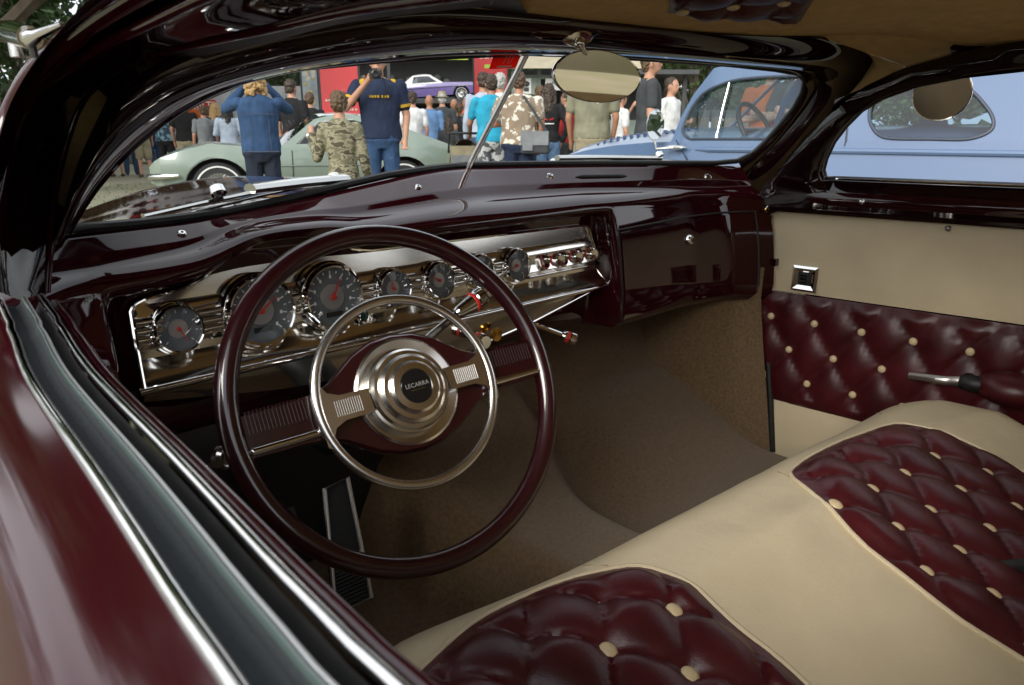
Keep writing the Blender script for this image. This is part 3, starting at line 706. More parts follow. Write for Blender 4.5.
# clamp-on mirror at the frame, mostly out of the picture
pm = [on(u, v, lxp(-.02)) for u, v in ((62, 24), (38, 34), (30, 38), (14, 33), (-20, 28), (-70, 20))]
mb = MB(); mb.tube(pm[:3], [.0015, .0035, .006], 10); mb.tube(pm[2:4], [.0075, .0085], 14); mb.tube([pm[3], pm[3].lerp(pm[4], .5), pm[4], pm[5]], [.0085, .007, .006, .006], 14)
mb.tube([pm[2]+V((0, 0, .004)), pm[2]+V((.001, .001, -.012))], .0025, 8, mi=1); mb.tube([pm[3]+V((0, 0, -.002)), pm[3]+V((0, 0, -.016))], .005, 10)
CM = mb.build('peep_mirror', [CHROME, BLACK], DD)
MB().lathe([(.0, -.012), (.03, -.010), (.045, 0), (.046, .004), (.044, .005)], pm[5]+V((-.03, 0, 0)), (.2, -1, 0), 32).lathe([(.044, .005), (0, .005)], pm[5]+V((-.03, 0, 0)), (.2, -1, 0), 32, mi=1).build('mirror_head', [CHROME, MIRROR], CM)
# passenger side clamp-on mirror
pc = atx(942, 94, .80); pn = V((-.90, -.36, -.24)).normalized()
mb = MB(); mb.lathe([(0, -.014), (.03, -.012), (.050, -.003), (.0525, .002), (.0515, .0045), (.049, .004)], pc, pn, 40)
mb.tube([pc+V((.01, 0, .02)), pc+V((.012, -.03, .058)), pc+V((-.03, -.045, .062))], .004, 8); mb.box(pc+V((-.035, -.045, .058)), (.012, .02, .02))
PM = mb.build('peep_mirror', CHROME, PDO)
MB().lathe([(.0495, .0042), (0, .0042)], pc, pn, 40).build('mirror_glass', MIRROR, PM)

# ---- footwell
def fz(x, y):
    z = .212+.11*ss(.66, 1.0, y)*ss(.05, .35, x)+.05*ss(.7, 1.0, y)
    xr = .055+.13*ss(.62, 1.05, y); xl = -.20-.05*ss(.7, 1.05, y)
    t = ss(xr+.05, xr-.055, x)*ss(xl-.06, xl+.05, x)
    return z+t*(.115+.06*ss(.75, 1.1, y))
def floor_pt(x, y):
    if y <= 1.0: return V((x, y, fz(x, y)))
    t = (y-1.0); return V((x, 1.0+t*.35, fz(x, 1.0)+t*.95))
MB().grid([[floor_pt(-.72+1.42*i/60, -.2+1.62*j/60) for j in range(61)] for i in range(61)]).build('carpet', CARPET, CAR, angle=60)
mb = MB(); ke = [atx(u, v, .705) for u, v in ((762, 297), (764, 340), (767, 400), (769, 455))]
mb.sheet([(p.y, p.z) for p in ke][::-1]+[(ke[0].y, .66), (1.06, .66), (1.06, .2)], step=.05, fn=lambda y, z: V((.668+.037*ss(.95, .74, y)+.006*sin(z*9), y, z)))
o = mb.build('kick_panel', CARPET, CAR); 
MB().tube([p+V((.026, .004, 0)) for p in ke[1:]], .008, 8).build('door_seal', BLACK, CAR)
mb = MB(); mb.sheet([(.3, .20), (.3, .62), (1.06, .62), (1.06, .2)], step=.1, fn=lambda y, z: V((-.70, y, z))); mb.build('kick_panel', CARPET, CAR)
# pedal with bright edge
pt = [V((-.405, .85, .455)), V((-.366, .85, .459)), V((-.385, .775, .300)), V((-.444, .775, .303))]
mb = MB(); mb.add(pt, [(0, 1, 2, 3)]); PDL = mb.build('accelerator_pedal', mat('pedal_rubber', (.012, .013, .014), .6, bump=.3), CAR, smooth=False); solid(PDL, .008, -1)
mb = MB(); pt2 = [p+V((0, -.010, .007)) for p in pt]; mb.tube(pt2, .0034, 8, closed=True); mb.tube([pt2[0].lerp(pt2[3], .62), pt2[1].lerp(pt2[2], .62)], .003, 8); mb.build('pedal_trim', ALU, PDL)
mb = MB()
for i in range(11):
    t = .66+.3*i/10; mb.tube([pt[0].lerp(pt[3], t)+V((.004, -.009, .006)), pt[1].lerp(pt[2], t)+V((-.004, -.009, .006))], .0022, 6)
mb.build('pedal_ribs', BLACK, PDL)
c = aty(272, 535, .80); mb = MB(); mb.box(c, (.075, .012, .05), M.Rotation(R(-30), 3, 'X')); o = mb.build('brake_pedal', BLACK, CAR, smooth=False)
MB().tube([c+V((0, .01, .02)), c+V((0, .12, .14))], .008, 8).build('pedal_arm', BLACK, o)

# ---- bench seat
def yfr(x): return .462-.105*x+.022*ss(-.25, -.55, x)-.04*ss(.5, .66, abs(x))
def sz(x, y):
    """top of the cushion"""
    d = yfr(x)-y                                 # distance back from the nose
    z = .478-.40*max(0, d-.16)+.0*x
    z += .012*ss(.25, 0, abs(x+.05))*ss(.0, .2, d)+.006*noise.noise(V((x*5, y*6, 3)))+.0022*noise.noise(V((x*14, y*22, 7)))*ss(.25, .05, abs(x+.05))
    z -= .10*(1-sqrt(max(0, 1-(1-min(1, max(0, d)/.085))**2)))      # rolled nose
    e = max(0, abs(x)-.58)/.075; z -= .09*(1-sqrt(max(0, 1-min(1, e)**2)))
    return z
rows = []
for i in range(67):
    x = -.655+1.31*i/66
    xx = x; r = []
    for k in range(8): r.append((xx, yfr(xx)-.012*sin(pi*k/9)-.006, .20+(sz(xx, yfr(xx))-.20)*k/8))
    for k in range(60):
        d = .55*(k/59)**1.5; r.append((xx, yfr(xx)-d, sz(xx, yfr(xx)-d)))
    rows.append(r)
rows = [[(rows[0][k][0]+.002, rows[0][k][1], .2) for k in range(len(rows[0]))]]+rows+[[(rows[-1][k][0]-.002, rows[-1][k][1], .2) for k in range(len(rows[0]))]]
SEAT = MB().grid(rows).build('bench_seat', TAN, CAR, angle=80)
SEAT['label'] = 'tan leather bench seat with tufted oxblood inserts'
sfn = lambda p: p.z-sz(p.x, p.y) if abs(p.x) < .66 and p.y < yfr(p.x) else p.z-.2
def sins(px, extra, P0, p, q):
    P = [on(u, v, sfn, .3, 3) for u, v in px]; loop = [(a.x, a.y) for a in P]+extra
    L = [V((a[0], a[1])) for a in loop]; L = [V((v.x, v.y)) for v in spl([V((a.x, a.y, 0)) for a in L], 3, True)]
    lp2 = [(v[0], v[1]) for v in L]
    def lat(x, y):
        yy = y+.14*x; return ((x-P0[0])/p+(yy-P0[1])/(2*q), (x-P0[0])/p-(yy-P0[1])/(2*q))
    def f(x, y):
        a, b = lat(x, y); e = ss(0, .03, edge_dist((x, y), lp2))
        da, db = a-round(a), b-round(b); dim = math.exp(-((da*da+db*db)/.02))
        return V((x, y, sz(x, y)+.003+(tuft(a, b, .016, .36)-.006*dim)*e))
    mb = MB(); mb.sheet(lp2, step=.0066, fn=f); ins = mb.build('tufted_insert', OX, SEAT, angle=80)
    MB().tube([V((x, y, sz(x, y)+.002)) for x, y in lp2], .0035, 8, closed=True).build('piping', TAN, ins)
    k = 0
    for ia in range(-14, 15):
        for ib in range(-14, 15):
            x = P0[0]+p*(ia+ib)/2; yy = P0[1]+q*(ia-ib); y = yy-.14*x
            if inside((x, y), lp2) and edge_dist((x, y), lp2) > .010 and yy < P0[1]+.01:
                t2 = M.Rotation(R(18), 3, 'X')
                MB().ell((x, y, sz(x, y)+.0015), (.0105, .0105, .0055), 16, rot=t2).build('button', BUTTON, ins); k += 1
    return ins
sins([(793, 480), (797, 466), (822, 451), (852, 438), (893, 425), (930, 430), (980, 450), (1024, 474), (1070, 500)], [(.56, .05), (.56, -.06), (.02, -.06)]+[tuple(on(u, v, sfn, .3, 3).xy) for u, v in ((1024, 662), (960, 622), (900, 575), (850, 533))], (.03, .288), .098, .0575)
sins([(380, 705), (405, 686), (470, 627), (520, 600), (560, 584), (600, 573), (640, 568), (682, 581), (730, 622), (780, 662), (812, 692)], [(-.26, .02), (-.28, -.06), (-.56, -.06), (-.58, .2)], (-.392, .281), .095, .0555)
for l in ([(608, 566), (585, 566), (556, 574)], [(793, 479), (778, 472), (764, 470)], [(893, 424), (880, 414), (872, 412)]):
    MB().tube([on(u, v, sfn, .3, 3)+V((0, 0, .0003)) for u, v in l], .0011, 6).build('seam', mat('seam_thread', (.33, .25, .14), .8) if 'seam_thread' not in bpy.data.materials else bpy.data.materials['seam_thread'], SEAT)
MB().tube([V((x, yfr(x)-.012, sz(x, yfr(x)-.012)+.001)) for x in [-.57+.03*i for i in range(39)]], .0028, 8).build('piping', TAN, SEAT)
MB().box((-.05, -.14, .60), (1.30, .10, .5), M.Rotation(R(-14), 3, 'X')).build('backrest', TAN, SEAT)
p = on(1018, 580, sfn, .3, 3); MB().tube([p+V((-.02, .03, .012)), p+V((.01, -.01, .02)), p+V((.06, -.06, .02))], [.010, .014, .012], 10, flat=.5).build('seat_belt', BLACK, SEAT)

# ---- rest of the body: hood, cowl, fenders, flanks, tail (seen past the glass and from a step aside)
def hoodz(x, y):
    c = interp([(.85, .05), (1.1, .11), (1.5, .24), (2.0, .5), (2.6, .9)], y)
    return max(.45, .868-.02*max(0, y-1.1)-c*x*x-.09*ss(1.9, 2.6, y)-.3*ss(.72, .95, abs(x)))
rows = []
for i in range(41):
    x = -.92+1.84*i/40; ya = y0(max(-.72, min(.72, x)))+.012; rows.append([(x, ya+(2.6-ya)*j/40, min(hoodz(x, ya+(2.6-ya)*j/40), z0(max(-.7, min(.7, x)))-.02+.0*j) ) for j in range(41)])
MB().grid(rows).build('hood', PAINT, CAR)
for s in (-1, 1):
    rows = []
    for y in [.86+i*.1 for i in range(18)]:
        rows.append([(s*xx, y, zz) for xx, zz in ((.70, .60), (.80, .70-.0*y), (.87, .68), (.91, .60), (.92, .45), (.88, .25))])
    MB().grid(rows).build('front_fender', PAINT, CAR)
    rows = []
    for y in [-2.2+i*.1 for i in range(13)]:
        k = ss(-1.6, -2.2, y); rows.append([(s*(xx-.1*k), y, zz-.15*k) for xx, zz in ((.74, 1.02), (.79, .84), (.86, .78), (.90, .64), (.90, .45), (.86, .25))])
    MB().grid(rows).build('rear_quarter', PAINT, CAR)
    for y in (-1.55, 1.75):
        mb = MB(); mb.lathe([(.20, -.09), (.31, -.09), (.34, -.05), (.34, .05), (.31, .09), (.2, .09)], (s*.74, y, .34), (1, 0, 0), 32); mb.lathe([(.2, .07), (.12, .1), (.03, .11), (0, .11)], (s*.74, y, .34), (s, 0, 0), 32, mi=1)
        mb.build('wheel', [BLACK, CHROME], CAR)
rows = [[(s2, y, z) for s2 in (.86, .88, .84, .8)] for y, z in ((0, 0),)]
rs = [(e, z) for e, z in skin]
MB().grid([[(.80-e, y, ZL+.03+z) for e, z in rs] for y in ye]).build('door_skin', PAINT, PDO)
MB().grid([[(-.62+1.24*i/20, -1.0-.7*j/10, 1.02-.16*(j/10)**1.3-.05*(abs(i-10)/10)**3) for j in range(11)] for i in range(21)]).build('trunk_lid', PAINT, CAR)
mb = MB(); mb.sheet([(-.72, .2), (.72, .2), (.74, .85), (.66, 1.06), (.3, 1.08), (-.3, 1.08), (-.66, 1.06), (-.74, .85)], [[(-.56, .86), (.56, .86), (.50, 1.04), (-.50, 1.04)]], step=.1, fn=lambda x, z: V((x, -.80-.0*z, z))); mb.build('rear_trim', TAN, CAR)
for s in (-1, 1):
    MB().grid([[(s*(.745-.33*max(0, z-.86)), y, z) for z in (.2, .6, .86)] for y in (-.33, -.5, -.7, -.85)]).build('quarter_trim', TAN, CAR)
MB().box((0, .2, .17), (1.5, 4.2, .03)).build('floor_pan', BLACK, CAR)
from mathutils import noise
# ================================================================ OUTSIDE
def cloth(name, c, **k): return mat(name, tuple(x*.78 for x in c), .85, var=k.pop('var', .18), vscale=k.pop('vscale', 9), bump=.25, bscale=k.pop('bscale', 40), spec=.2, **k)
CL = {n: cloth('cloth_'+n, c) for n, c in dict(red=(.42, .03, .03), jeans=(.055, .09, .16), navy=(.02, .03, .065), khaki=(.34, .29, .19), black=(.018, .018, .02), orange=(.62, .13, .03), grey=(.22, .23, .24),
      yellow=(.62, .5, .08), lightblue=(.42, .48, .58), denim=(.035, .075, .16), darkjean=(.022, .028, .045), white=(.72, .72, .72), chambray=(.13, .24, .44), charcoal=(.06, .065, .07), turquoise=(.03, .36, .55), olive=(.24, .23, .16), gold=(.6, .36, .03), bluejean=(.11, .19, .32)).items()}
def pattern(name, a, b, scale, thr=.5, c3=None, stretch=None):
    a, b = tuple(x*.8 for x in a), tuple(x*.8 for x in b); m = mat(name, a, .85, spec=.2); t = m.node_tree; bs = t.nodes['Principled BSDF']; tc = t.nodes.new('ShaderNodeTexCoord'); n = t.nodes.new('ShaderNodeTexNoise'); n.inputs['Scale'].default_value = scale; n.inputs['Detail'].default_value = 3
    mp = t.nodes.new('ShaderNodeMapping'); mp.inputs['Scale'].default_value = stretch or (1, 1, 1)
    r = t.nodes.new('ShaderNodeValToRGB'); r.color_ramp.interpolation = 'CONSTANT'; e = r.color_ramp.elements; e[0].color = lin(a); e[1].position = thr; e[1].color = lin(b)
    if c3: x = e.new(thr+.09); x.color = lin(c3)
    t.links.new(tc.outputs['Object'], mp.inputs['Vector']); t.links.new(mp.outputs[0], n.inputs['Vector']); t.links.new(n.outputs['Fac'], r.inputs['Fac']); t.links.new(r.outputs['Color'], bs.inputs['Base Color']); return m
CL['camo'] = pattern('camouflage_cloth', (.17, .16, .10), (.30, .27, .18), 15, .47, (.07, .06, .04), (1, 1, 2.0))
CL['hawaii'] = pattern('blue_leaf_print', (.035, .075, .12), (.22, .34, .40), 16, .52)
CL['floral'] = pattern('white_flower_print', (.29, .22, .16), (.70, .66, .58), 15, .55)
CL['camoshort'] = pattern('grey_flower_print', (.10, .11, .12), (.50, .50, .50), 17, .5)
SKIN = mat('skin', (.42, .22, .145), .5, var=.1, vscale=8, spec=.35); SKIN2 = mat('tanned_skin', (.34, .165, .10), .5, var=.1, vscale=8, spec=.35)
HR = {n: mat('hair_'+n, c, .6, var=.4, vscale=60, stretch=(4, 4, 1)) for n, c in dict(brown=(.075, .04, .02), light=(.075, .042, .018), blond=(.36, .22, .09), black=(.012, .01, .009), grey=(.35, .34, .32), dark=(.035, .02, .012)).items()}
SHOE = mat('shoe_leather', (.05, .045, .04), .6)

def caps(mb, a, ra, b, rb, n=10):
    mb.tube([a, b], [ra, rb], n); mb.ell(a, (ra,)*3, n); mb.ell(b, (rb,)*3, n)
def rings(mb, tab, n=18):
    mb.grid([[(cx+rx*cos(2*pi*j/n), cy+ry*sin(2*pi*j/n), z) for j in range(n)] for z, rx, ry, cx, cy in tab], closed_u=True)
    k = len(tab); o = len(mb.v)-n*k
    mb.f += [tuple(o+j for j in range(n))[::-1], tuple(o+n*(k-1)+j for j in range(n))]; mb.m += [0, 0]
def skin_mesh(mb, name, material, parent, vox, sm=6, sc=1.0):
    me = bpy.data.meshes.new(name); me.from_pydata([V(p)*sc for p in mb.v], [], mb.f)
    o = bpy.data.objects.new(name, me); COL.objects.link(o)
    r = o.modifiers.new('r', 'REMESH'); r.mode = 'VOXEL'; r.voxel_size = vox; r.use_smooth_shade = True
    s = o.modifiers.new('s', 'SMOOTH'); s.iterations = sm; s.factor = .5
    e = bpy.data.meshes.new_from_object(o.evaluated_get(bpy.context.evaluated_depsgraph_get()))
    bpy.data.objects.remove(o); bpy.data.meshes.remove(me)
    e.name = name; e.materials.clear(); e.materials.append(material)
    e.polygons.foreach_set('use_smooth', [True]*len(e.polygons))
    o = bpy.data.objects.new(name, e); COL.objects.link(o); o.parent = parent; return o
ARM = {'hang': ((.235, -.02, 1.13), (.245, .06, .90)), 'bent': ((.255, -.06, 1.14), (.14, .20, 1.16)), 'cross': ((.25, .06, 1.14), (-.06, .23, 1.20)), 'camera': ((.30, .16, 1.36), (.10, .26, 1.62)),
       'hip': ((.33, -.10, 1.16), (.20, .02, 1.00)), 'reach': ((.25, .12, 1.14), (.25, .38, 1.02)), 'snap': ((.30, .12, 1.20), (.13, .27, 1.42)), 'phone': ((.24, .12, 1.16), (.08, .26, 1.50)), 'wave': ((.27, .05, 1.14), (.30, .20, 1.36)), 'pocket': ((.30, -.06, 1.14), (.21, .05, .93))}
def hand(mb, w, d, side, s, fingers):
    """palm with four unequal bent fingers and a thumb, running on from the wrist along d"""
    d = V(d).normalized(); g = V((0, 1, 0)) if abs(d.y) < .8 else V((0, 0, 1))
    nrm = (g-d*g.dot(d)).normalized(); x = d.cross(nrm)*side
    p = V(w); caps(mb, p, .026, p+d*.075, .030, 8)
    if not fingers: mb.ell(p+d*.10+nrm*.012, (.034, .026, .05), 10); return
    for k, L in enumerate((.070, .080, .074, .058)):
        b = p+d*.082+x*((k-1.5)*.0185); m = b+(d*.8+nrm*.55).normalized()*L*.5; e = m+(d*.35+nrm*.9).normalized()*L*.5
        caps(mb, b, .0095, m, .0088, 8); caps(mb, m, .0088, e, .0075, 8)
    b = p+d*.025-x*.024; m = b+(d*.6-x*.6+nrm*.45).normalized()*.038; e = m+(d*.8+nrm*.55).normalized()*.032
    caps(mb, b, .012, m, .0105, 8); caps(mb, m, .0105, e, .0085, 8)
def rumple(o, s, u, v, a1, a2, k=1.0):
    """folds of loose cloth, locks of hair"""
    vs = o.data.vertices; n3 = len(vs)*3
    co = np.empty(n3, np.float32); no = np.empty(n3, np.float32); vs.foreach_get('co', co); vs.foreach_get('normal', no); co.shape = no.shape = (-1, 3)
    f = np.array([noise.noise(V((q[0]*9*k+u, q[1]*9*k, q[2]*5*k+v)))*a1+noise.noise(V((q[0]*22*k, q[1]*22*k+u, q[2]*13*k)))*a2 for q in (co/s).tolist()], np.float32)
    vs.foreach_set('co', (co+no*f[:, None]*s).ravel()); o.data.update()
def person(label, u, v, h, facing=0, shirt='grey', legs='jeans', hair='brown', arms=('hang', 'hang'), sleeve='short', bottom='trousers', hairstyle='short', vox=.017, width=1.0, dist=None, skin=SKIN, lean=0, fingers=False, pos=None, shoes=True, turn=0, group='people in the crowd'):
    d = sight(u, v); k = d.z/d.xy.length
    if pos is None: D = dist or (h-CAM.z)/k; pos = CAM+d*(D/d.xy.length)
    az = atan2(d.x, d.y)
    T = thing('person', label, 'person', (pos[0], pos[1], 0), -az+R(facing), group)
    s = h/1.75; wd = width
    body = MB()
    tor = [(.84, .10, .09, 0, 0), (.90, .160*wd, .115, 0, 0), (.98, .160*wd, .112, 0, 0), (1.08, .142*wd, .10, 0, .005), (1.22, .158*wd, .112, 0, .005), (1.34, .172*wd, .112, 0, 0), (1.42, .170*wd, .095, 0, -.005), (1.47, .115*wd, .075, 0, -.01), (1.50, .065, .06, 0, -.005)]
    rings(body, tor)
    caps(body, (0, -.012, 1.46), .056, (0, .005, 1.58), .052)
    tr = M.Rotation(R(turn), 3, 'Z'); hc = V((0, .012, 1.645))
    body.ell(hc, (.074, .093, .108), 18); body.ell(hc+tr @ V((0, .030, -.055)), (.055, .062, .058), 14)
    body.ell(hc+tr @ V((0, .098, -.022)), (.013, .020, .022), 8)                                   # nose
    body.ell(hc+tr @ V((0, .084, .012)), (.045, .016, .010), 8)                                    # brow
    body.ell(hc+tr @ V((0, .086, -.058)), (.024, .013, .010), 8)                                   # mouth
    for sd in (-1, 1): body.ell(hc+tr @ V((sd*.076, -.004, -.012)), (.012, .022, .032), 8)        # ears
    sh = MB(); pts = {}
    for sd, nm in ((-1, arms[0]), (1, arms[1])):
        e, w = ARM[nm]; e = V((e[0]*sd, e[1], e[2])); w = V((w[0]*sd, w[1], w[2])); so_ = V((sd*.178*wd, -.005, 1.415))
        e = e+V((sd*.178*(wd-1), 0, 0))
        caps(body, so_, .056, e, .041); caps(body, e, .041, w, .027); dr = (w-e).normalized()
        hand(body, w, dr, sd, s, fingers); pts[sd] = (so_, e, w, dr)
        if sleeve == 'short': caps(sh, so_, .070, so_.lerp(e, .66), .064)
        elif sleeve == 'long': caps(sh, so_, .068, e, .054); caps(sh, e, .054, e.lerp(w, .94), .042)
        elif sleeve == 'none': sh.ell(so_, (.062, .062, .062), 10)
    st = .02+lean
    leg = MB()
    for sd in (-1, 1):
        hp, kn, an = V((sd*.085, 0, .90)), V((sd*(.095+st*.5), .015, .48)), V((sd*(.10+st), -.03, .085))
        caps(body, hp, .088, kn, .058); caps(body, kn, .056, an, .040); caps(body, an+V((0, .0, -.035)), .040, an+V((sd*.02, .15, -.052)), .030)
        if bottom == 'trousers': caps(leg, hp, .104, kn, .078); caps(leg, kn, .078, an+V((0, 0, .01)), .068)
        elif bottom == 'shorts': caps(leg, hp, .108, hp.lerp(kn, .92), .095)
        if shoes:
            shm = MB(); caps(shm, an+V((0, -.01, -.030)), .050, an+V((sd*.02, .155, -.045)), .038); skin_mesh(shm, 'shoe', SHOE, T, vox, 3, s)
    if bottom == 'skirt': rings(leg, [(.52, .21, .18, 0, 0), (.75, .195, .16, 0, 0), (.98, .165, .125, 0, 0), (1.02, .15, .11, 0, 0)])
    else: rings(leg, [(.80, .12, .11, 0, 0), (.88, .178*wd, .135, 0, 0), (.98, .172*wd, .125, 0, 0), (1.03, .160*wd, .115, 0, 0)])
    skin_mesh(body, 'body', skin, T, vox if not fingers else .0075, 3 if not fingers else 2, s)
    rings(sh, [(.90, .185*wd, .138, 0, 0), (.98, .180*wd, .134, 0, 0), (1.08, .166*wd, .122, 0, .005), (1.22, .178*wd, .130, 0, .005), (1.34, .190*wd, .130, 0, 0), (1.425, .182*wd, .110, 0, -.005), (1.475, .118*wd, .085, 0, -.01), (1.50, .078, .07, 0, -.008)])
    rumple(skin_mesh(sh, 'shirt', CL[shirt], T, vox*.85, 3, s), s, u, v, .011, .005)
    leg_o = skin_mesh(leg, {'trousers': 'trousers', 'shorts': 'shorts', 'skirt': 'skirt'}[bottom], CL[legs], T, vox, 4, s)
    rumple(leg_o, s, u+7, v, .007, .005)
    if hairstyle != 'bald':
        hb = MB(); hb.ell(hc+tr @ V((0, -.020, .028)), (.083, .092, .094), 16); hb.ell(hc+tr @ V((0, -.045, -.02)), (.074, .062, .072), 12)
        if hairstyle == 'long':
            caps(hb, hc+V((0, -.06, 0)), .075, hc+V((0, -.085, -.26)), .07); caps(hb, hc+V((-.06, -.03, 0)), .045, hc+V((-.075, -.05, -.22)), .05); caps(hb, hc+V((.06, -.03, 0)), .045, hc+V((.075, -.05, -.22)), .05)
        if hairstyle == 'curly':
            for i in range(26):
                a = random.uniform(0, 2*pi); z = random.uniform(-.14, .10); hb.ell(hc+V((.085*cos(a), -.035+.07*sin(a)*(1 if sin(a) < 0 else .3), z)), (.036,)*3, 8)
        if hairstyle == 'pony': caps(hb, hc+V((0, -.10, .02)), .03, hc+V((0, -.14, -.16)), .025)
        rumple(skin_mesh(hb, 'hair', HR[hair], T, vox*.6, 1, s), s, u, v, .012, .016, 3.0)
    if facing % 360 > 60 and facing % 360 < 300:
        em = MB()
        for sd in (-1, 1): em.ell((hc+tr @ V((sd*.031, .089, .0)))*s, (.011*s, .006*s, .007*s), 8)
        em.build('eyes', BLACKG, T)
    T['_s'] = s
    return T, pts, s

# ---- the crowd, from left to right in the windshield
person('figure in a knee length red skirt and red shoes at the edge of the crowd', 108, 109, 1.66, 20, 'black', 'red', 'dark', bottom='skirt', hairstyle='long')
person('man in red tee and blue jeans beside the red skirt', 123, 107, 1.74, -10, 'red', 'jeans', 'dark')
person('person in pale khaki shirt and shorts behind the printed shirt man', 137, 106, 1.72, 10, 'khaki', 'khaki', 'brown', bottom='shorts')
person('man in dark blue shirt and blue jeans next to the printed shirt man', 149, 107, 1.74, 0, 'navy', 'denim', 'black')
person('big man in blue leaf print shirt and black trousers near the green car nose', 161, 103, 1.72, -15, 'hawaii', 'black', 'dark', ('bent', 'bent'), width=1.25)
person('man in black tee and khaki shorts with cropped dark hair', 181, 98, 1.74, -12, 'black', 'khaki', 'dark', bottom='shorts', width=1.1)
person('man in bright orange tee beside the black tee man', 191, 96, 1.80, -25, 'orange', 'black', 'dark', width=1.15)
person('youngster in grey tee among the crowd past the orange tee', 202, 106, 1.55, 10, 'grey', 'khaki', 'brown')
person('small person in yellow top far back in the crowd', 208, 107, 1.58, 0, 'yellow', 'jeans', 'brown')
person('blonde woman in navy top with jeans, seen from behind', 214, 103, 1.64, -20, 'navy', 'bluejean', 'blond', hairstyle='long')
person('person in pale blue long sleeved shirt standing behind the green car hood', 226, 104, 1.58, 0, 'lightblue', 'denim', 'black', ('bent', 'bent'), 'long', hairstyle='long', width=1.1)
DW, _, s = person('woman in blue denim jacket and dark jeans holding her arms raised', 254, 70, 1.58, 0, 'denim', 'darkjean', 'blond', ('camera', 'camera'), 'long', hairstyle='curly', vox=.011, width=1.15)
jm = MB()
for sd in (-1, 1): jm.tube([V((sd*.10, -.139, z))*s for z in (.93, 1.1, 1.25)], .003*s, 6)
jm.tube([V((x, -.150+.22*x*x, 1.30))*s for x in (-.16, -.08, 0, .08, .16)], .003*s, 6)
jm.tube([V((x, -.158+.28*x*x, .915))*s for x in (-.18, -.09, 0, .09, .18)], .006*s, 6); jm.build('jacket_seams', mat('denim_thread', (.05, .06, .09), .8), DW)
person('man with cropped hair in black tee behind the green car windshield', 290, 80, 1.78, -30, 'black', 'black', 'dark', vox=.014)
person('person in black tee with short brown hair beside the flowered poster', 309, 93, 1.72, 0, 'black', 'jeans', 'brown')
BOY, bp_, s = person('boy in camouflage shirt with short light brown hair, one hand raised', 338, 92, 1.26, -6, 'camo', 'khaki', 'light', ('wave', 'hang'), 'long', vox=.010, width=.86, fingers=True)
CM_, cp_, cs = person('man in navy polo with yellow shoulders holding a camera to his face', 377, 51, 1.84, 180, 'navy', 'denim', 'dark', ('hang', 'snap'), 'short', vox=.011, width=1.2, fingers=True)
ym = MB()
for sd in (-1, 1):
    so_, e, w_, dr = cp_[sd]
    mb2 = MB(); caps(mb2, so_+V((-sd*.07, 0, .028)), .050, so_.lerp(e, .14)+V((sd*.012, 0, .012)), .056); skin_mesh(mb2, 'shoulder_panel', CL['gold'], CM_, .011, 3, cs)
    a = so_.lerp(e, .60); b = so_.lerp(e, .70); MB().tube([a*cs, b*cs], [.070*cs, .069*cs], 16).build('sleeve_cuff', CL['gold'], CM_)
for i, (x, wd) in enumerate(((-.085, .022), (-.055, .02), (-.03, .016), (0.012, .022), (.04, .02), (.068, .022), (.092, .014))): ym.box(V((x, .141-.35*x*x, 1.31))*cs, V((wd, .004, .024))*cs)
ym.build('chest_print', CL['gold'], CM_, smooth=False)
# the camera in his hand
so_, e, w_, dr = cp_[1]; hp = CM_.matrix_basis @ ((w_+dr*.12+V((-.03, .02, .0)))*cs)
K = thing('camera', 'black compact camera held up before the face of the navy polo man', 'camera', hp, CM_.rotation_euler.z)
MB().box((0, .02, 0), (.125, .05, .08)).box((0, .02, .048), (.05, .045, .022)).build('camera_body', BLACK, K, smooth=False)
MB().lathe([(.036, 0), (.038, .01), (.036, .055), (.030, .058), (.028, .05), (0, .048)], (0, .045, 0), (0, 1, 0), 20).build('lens', BLACKG, K)
MB().tube([(-.06, 0, .03), (-.10, -.04, -.1), (-.06, -.08, -.3)], .005, 6).build('strap', BLACK, K)
person('person in white tee just past the shoulder of the navy polo man', 412, 92, 1.70, 10, 'white', 'jeans', 'dark')
person('balding man in blue chambray shirt seen from behind', 429, 95, 1.72, 0, 'chambray', 'jeans', 'grey', sleeve='long', hairstyle='bald', width=1.1, skin=SKIN2)
HM, _, s = person('man in charcoal shirt wearing a tan brimmed hat', 442, 93, 1.80, 5, 'charcoal', 'black', 'grey', width=1.05)
MB().lathe([(.0, .11), (.07, .105), (.088, .02), (.092, .012), (.14, .0), (.138, -.006), (.09, 0)], V((0, .0, 1.68))*s, (0, 0, 1), 24).build('brimmed_hat', CL['khaki'], HM)
person('long haired brunette child standing below the hatted man', 448, 118, 1.30, 0, 'charcoal', 'jeans', 'dark', hairstyle='long')
person('distant bald man in tan shirt between the hat and the orange tee', 454, 99, 1.72, 10, 'khaki', 'jeans', 'grey', hairstyle='bald', skin=SKIN2)
person('woman with brown ponytail in charcoal top near the orange polo', 459, 104, 1.62, 0, 'charcoal', 'black', 'brown', hairstyle='pony')
person('bald man in orange polo below the purple car wheel', 466, 98, 1.78, 0, 'orange', 'jeans', 'grey', hairstyle='bald', skin=SKIN2)
person('person in dull yellow top between the orange polo and the turquoise tee', 477, 103, 1.66, 0, 'yellow', 'black', 'brown')
TQ, tp_, s = person('man in turquoise tee and grey flowered shorts pushing a stroller', 491, 75, 1.76, 8, 'turquoise', 'camoshort', 'dark', ('reach', 'bent'), bottom='shorts', vox=.013, width=1.15, skin=SKIN2)
person('tall man in pale blue shirt in front of the red street banner', 483, 73, 1.86, 0, 'lightblue', 'jeans', 'dark', sleeve='long')
person('tall person in white shirt behind the turquoise tee man', 500, 74, 1.84, 0, 'white', 'jeans', 'grey')
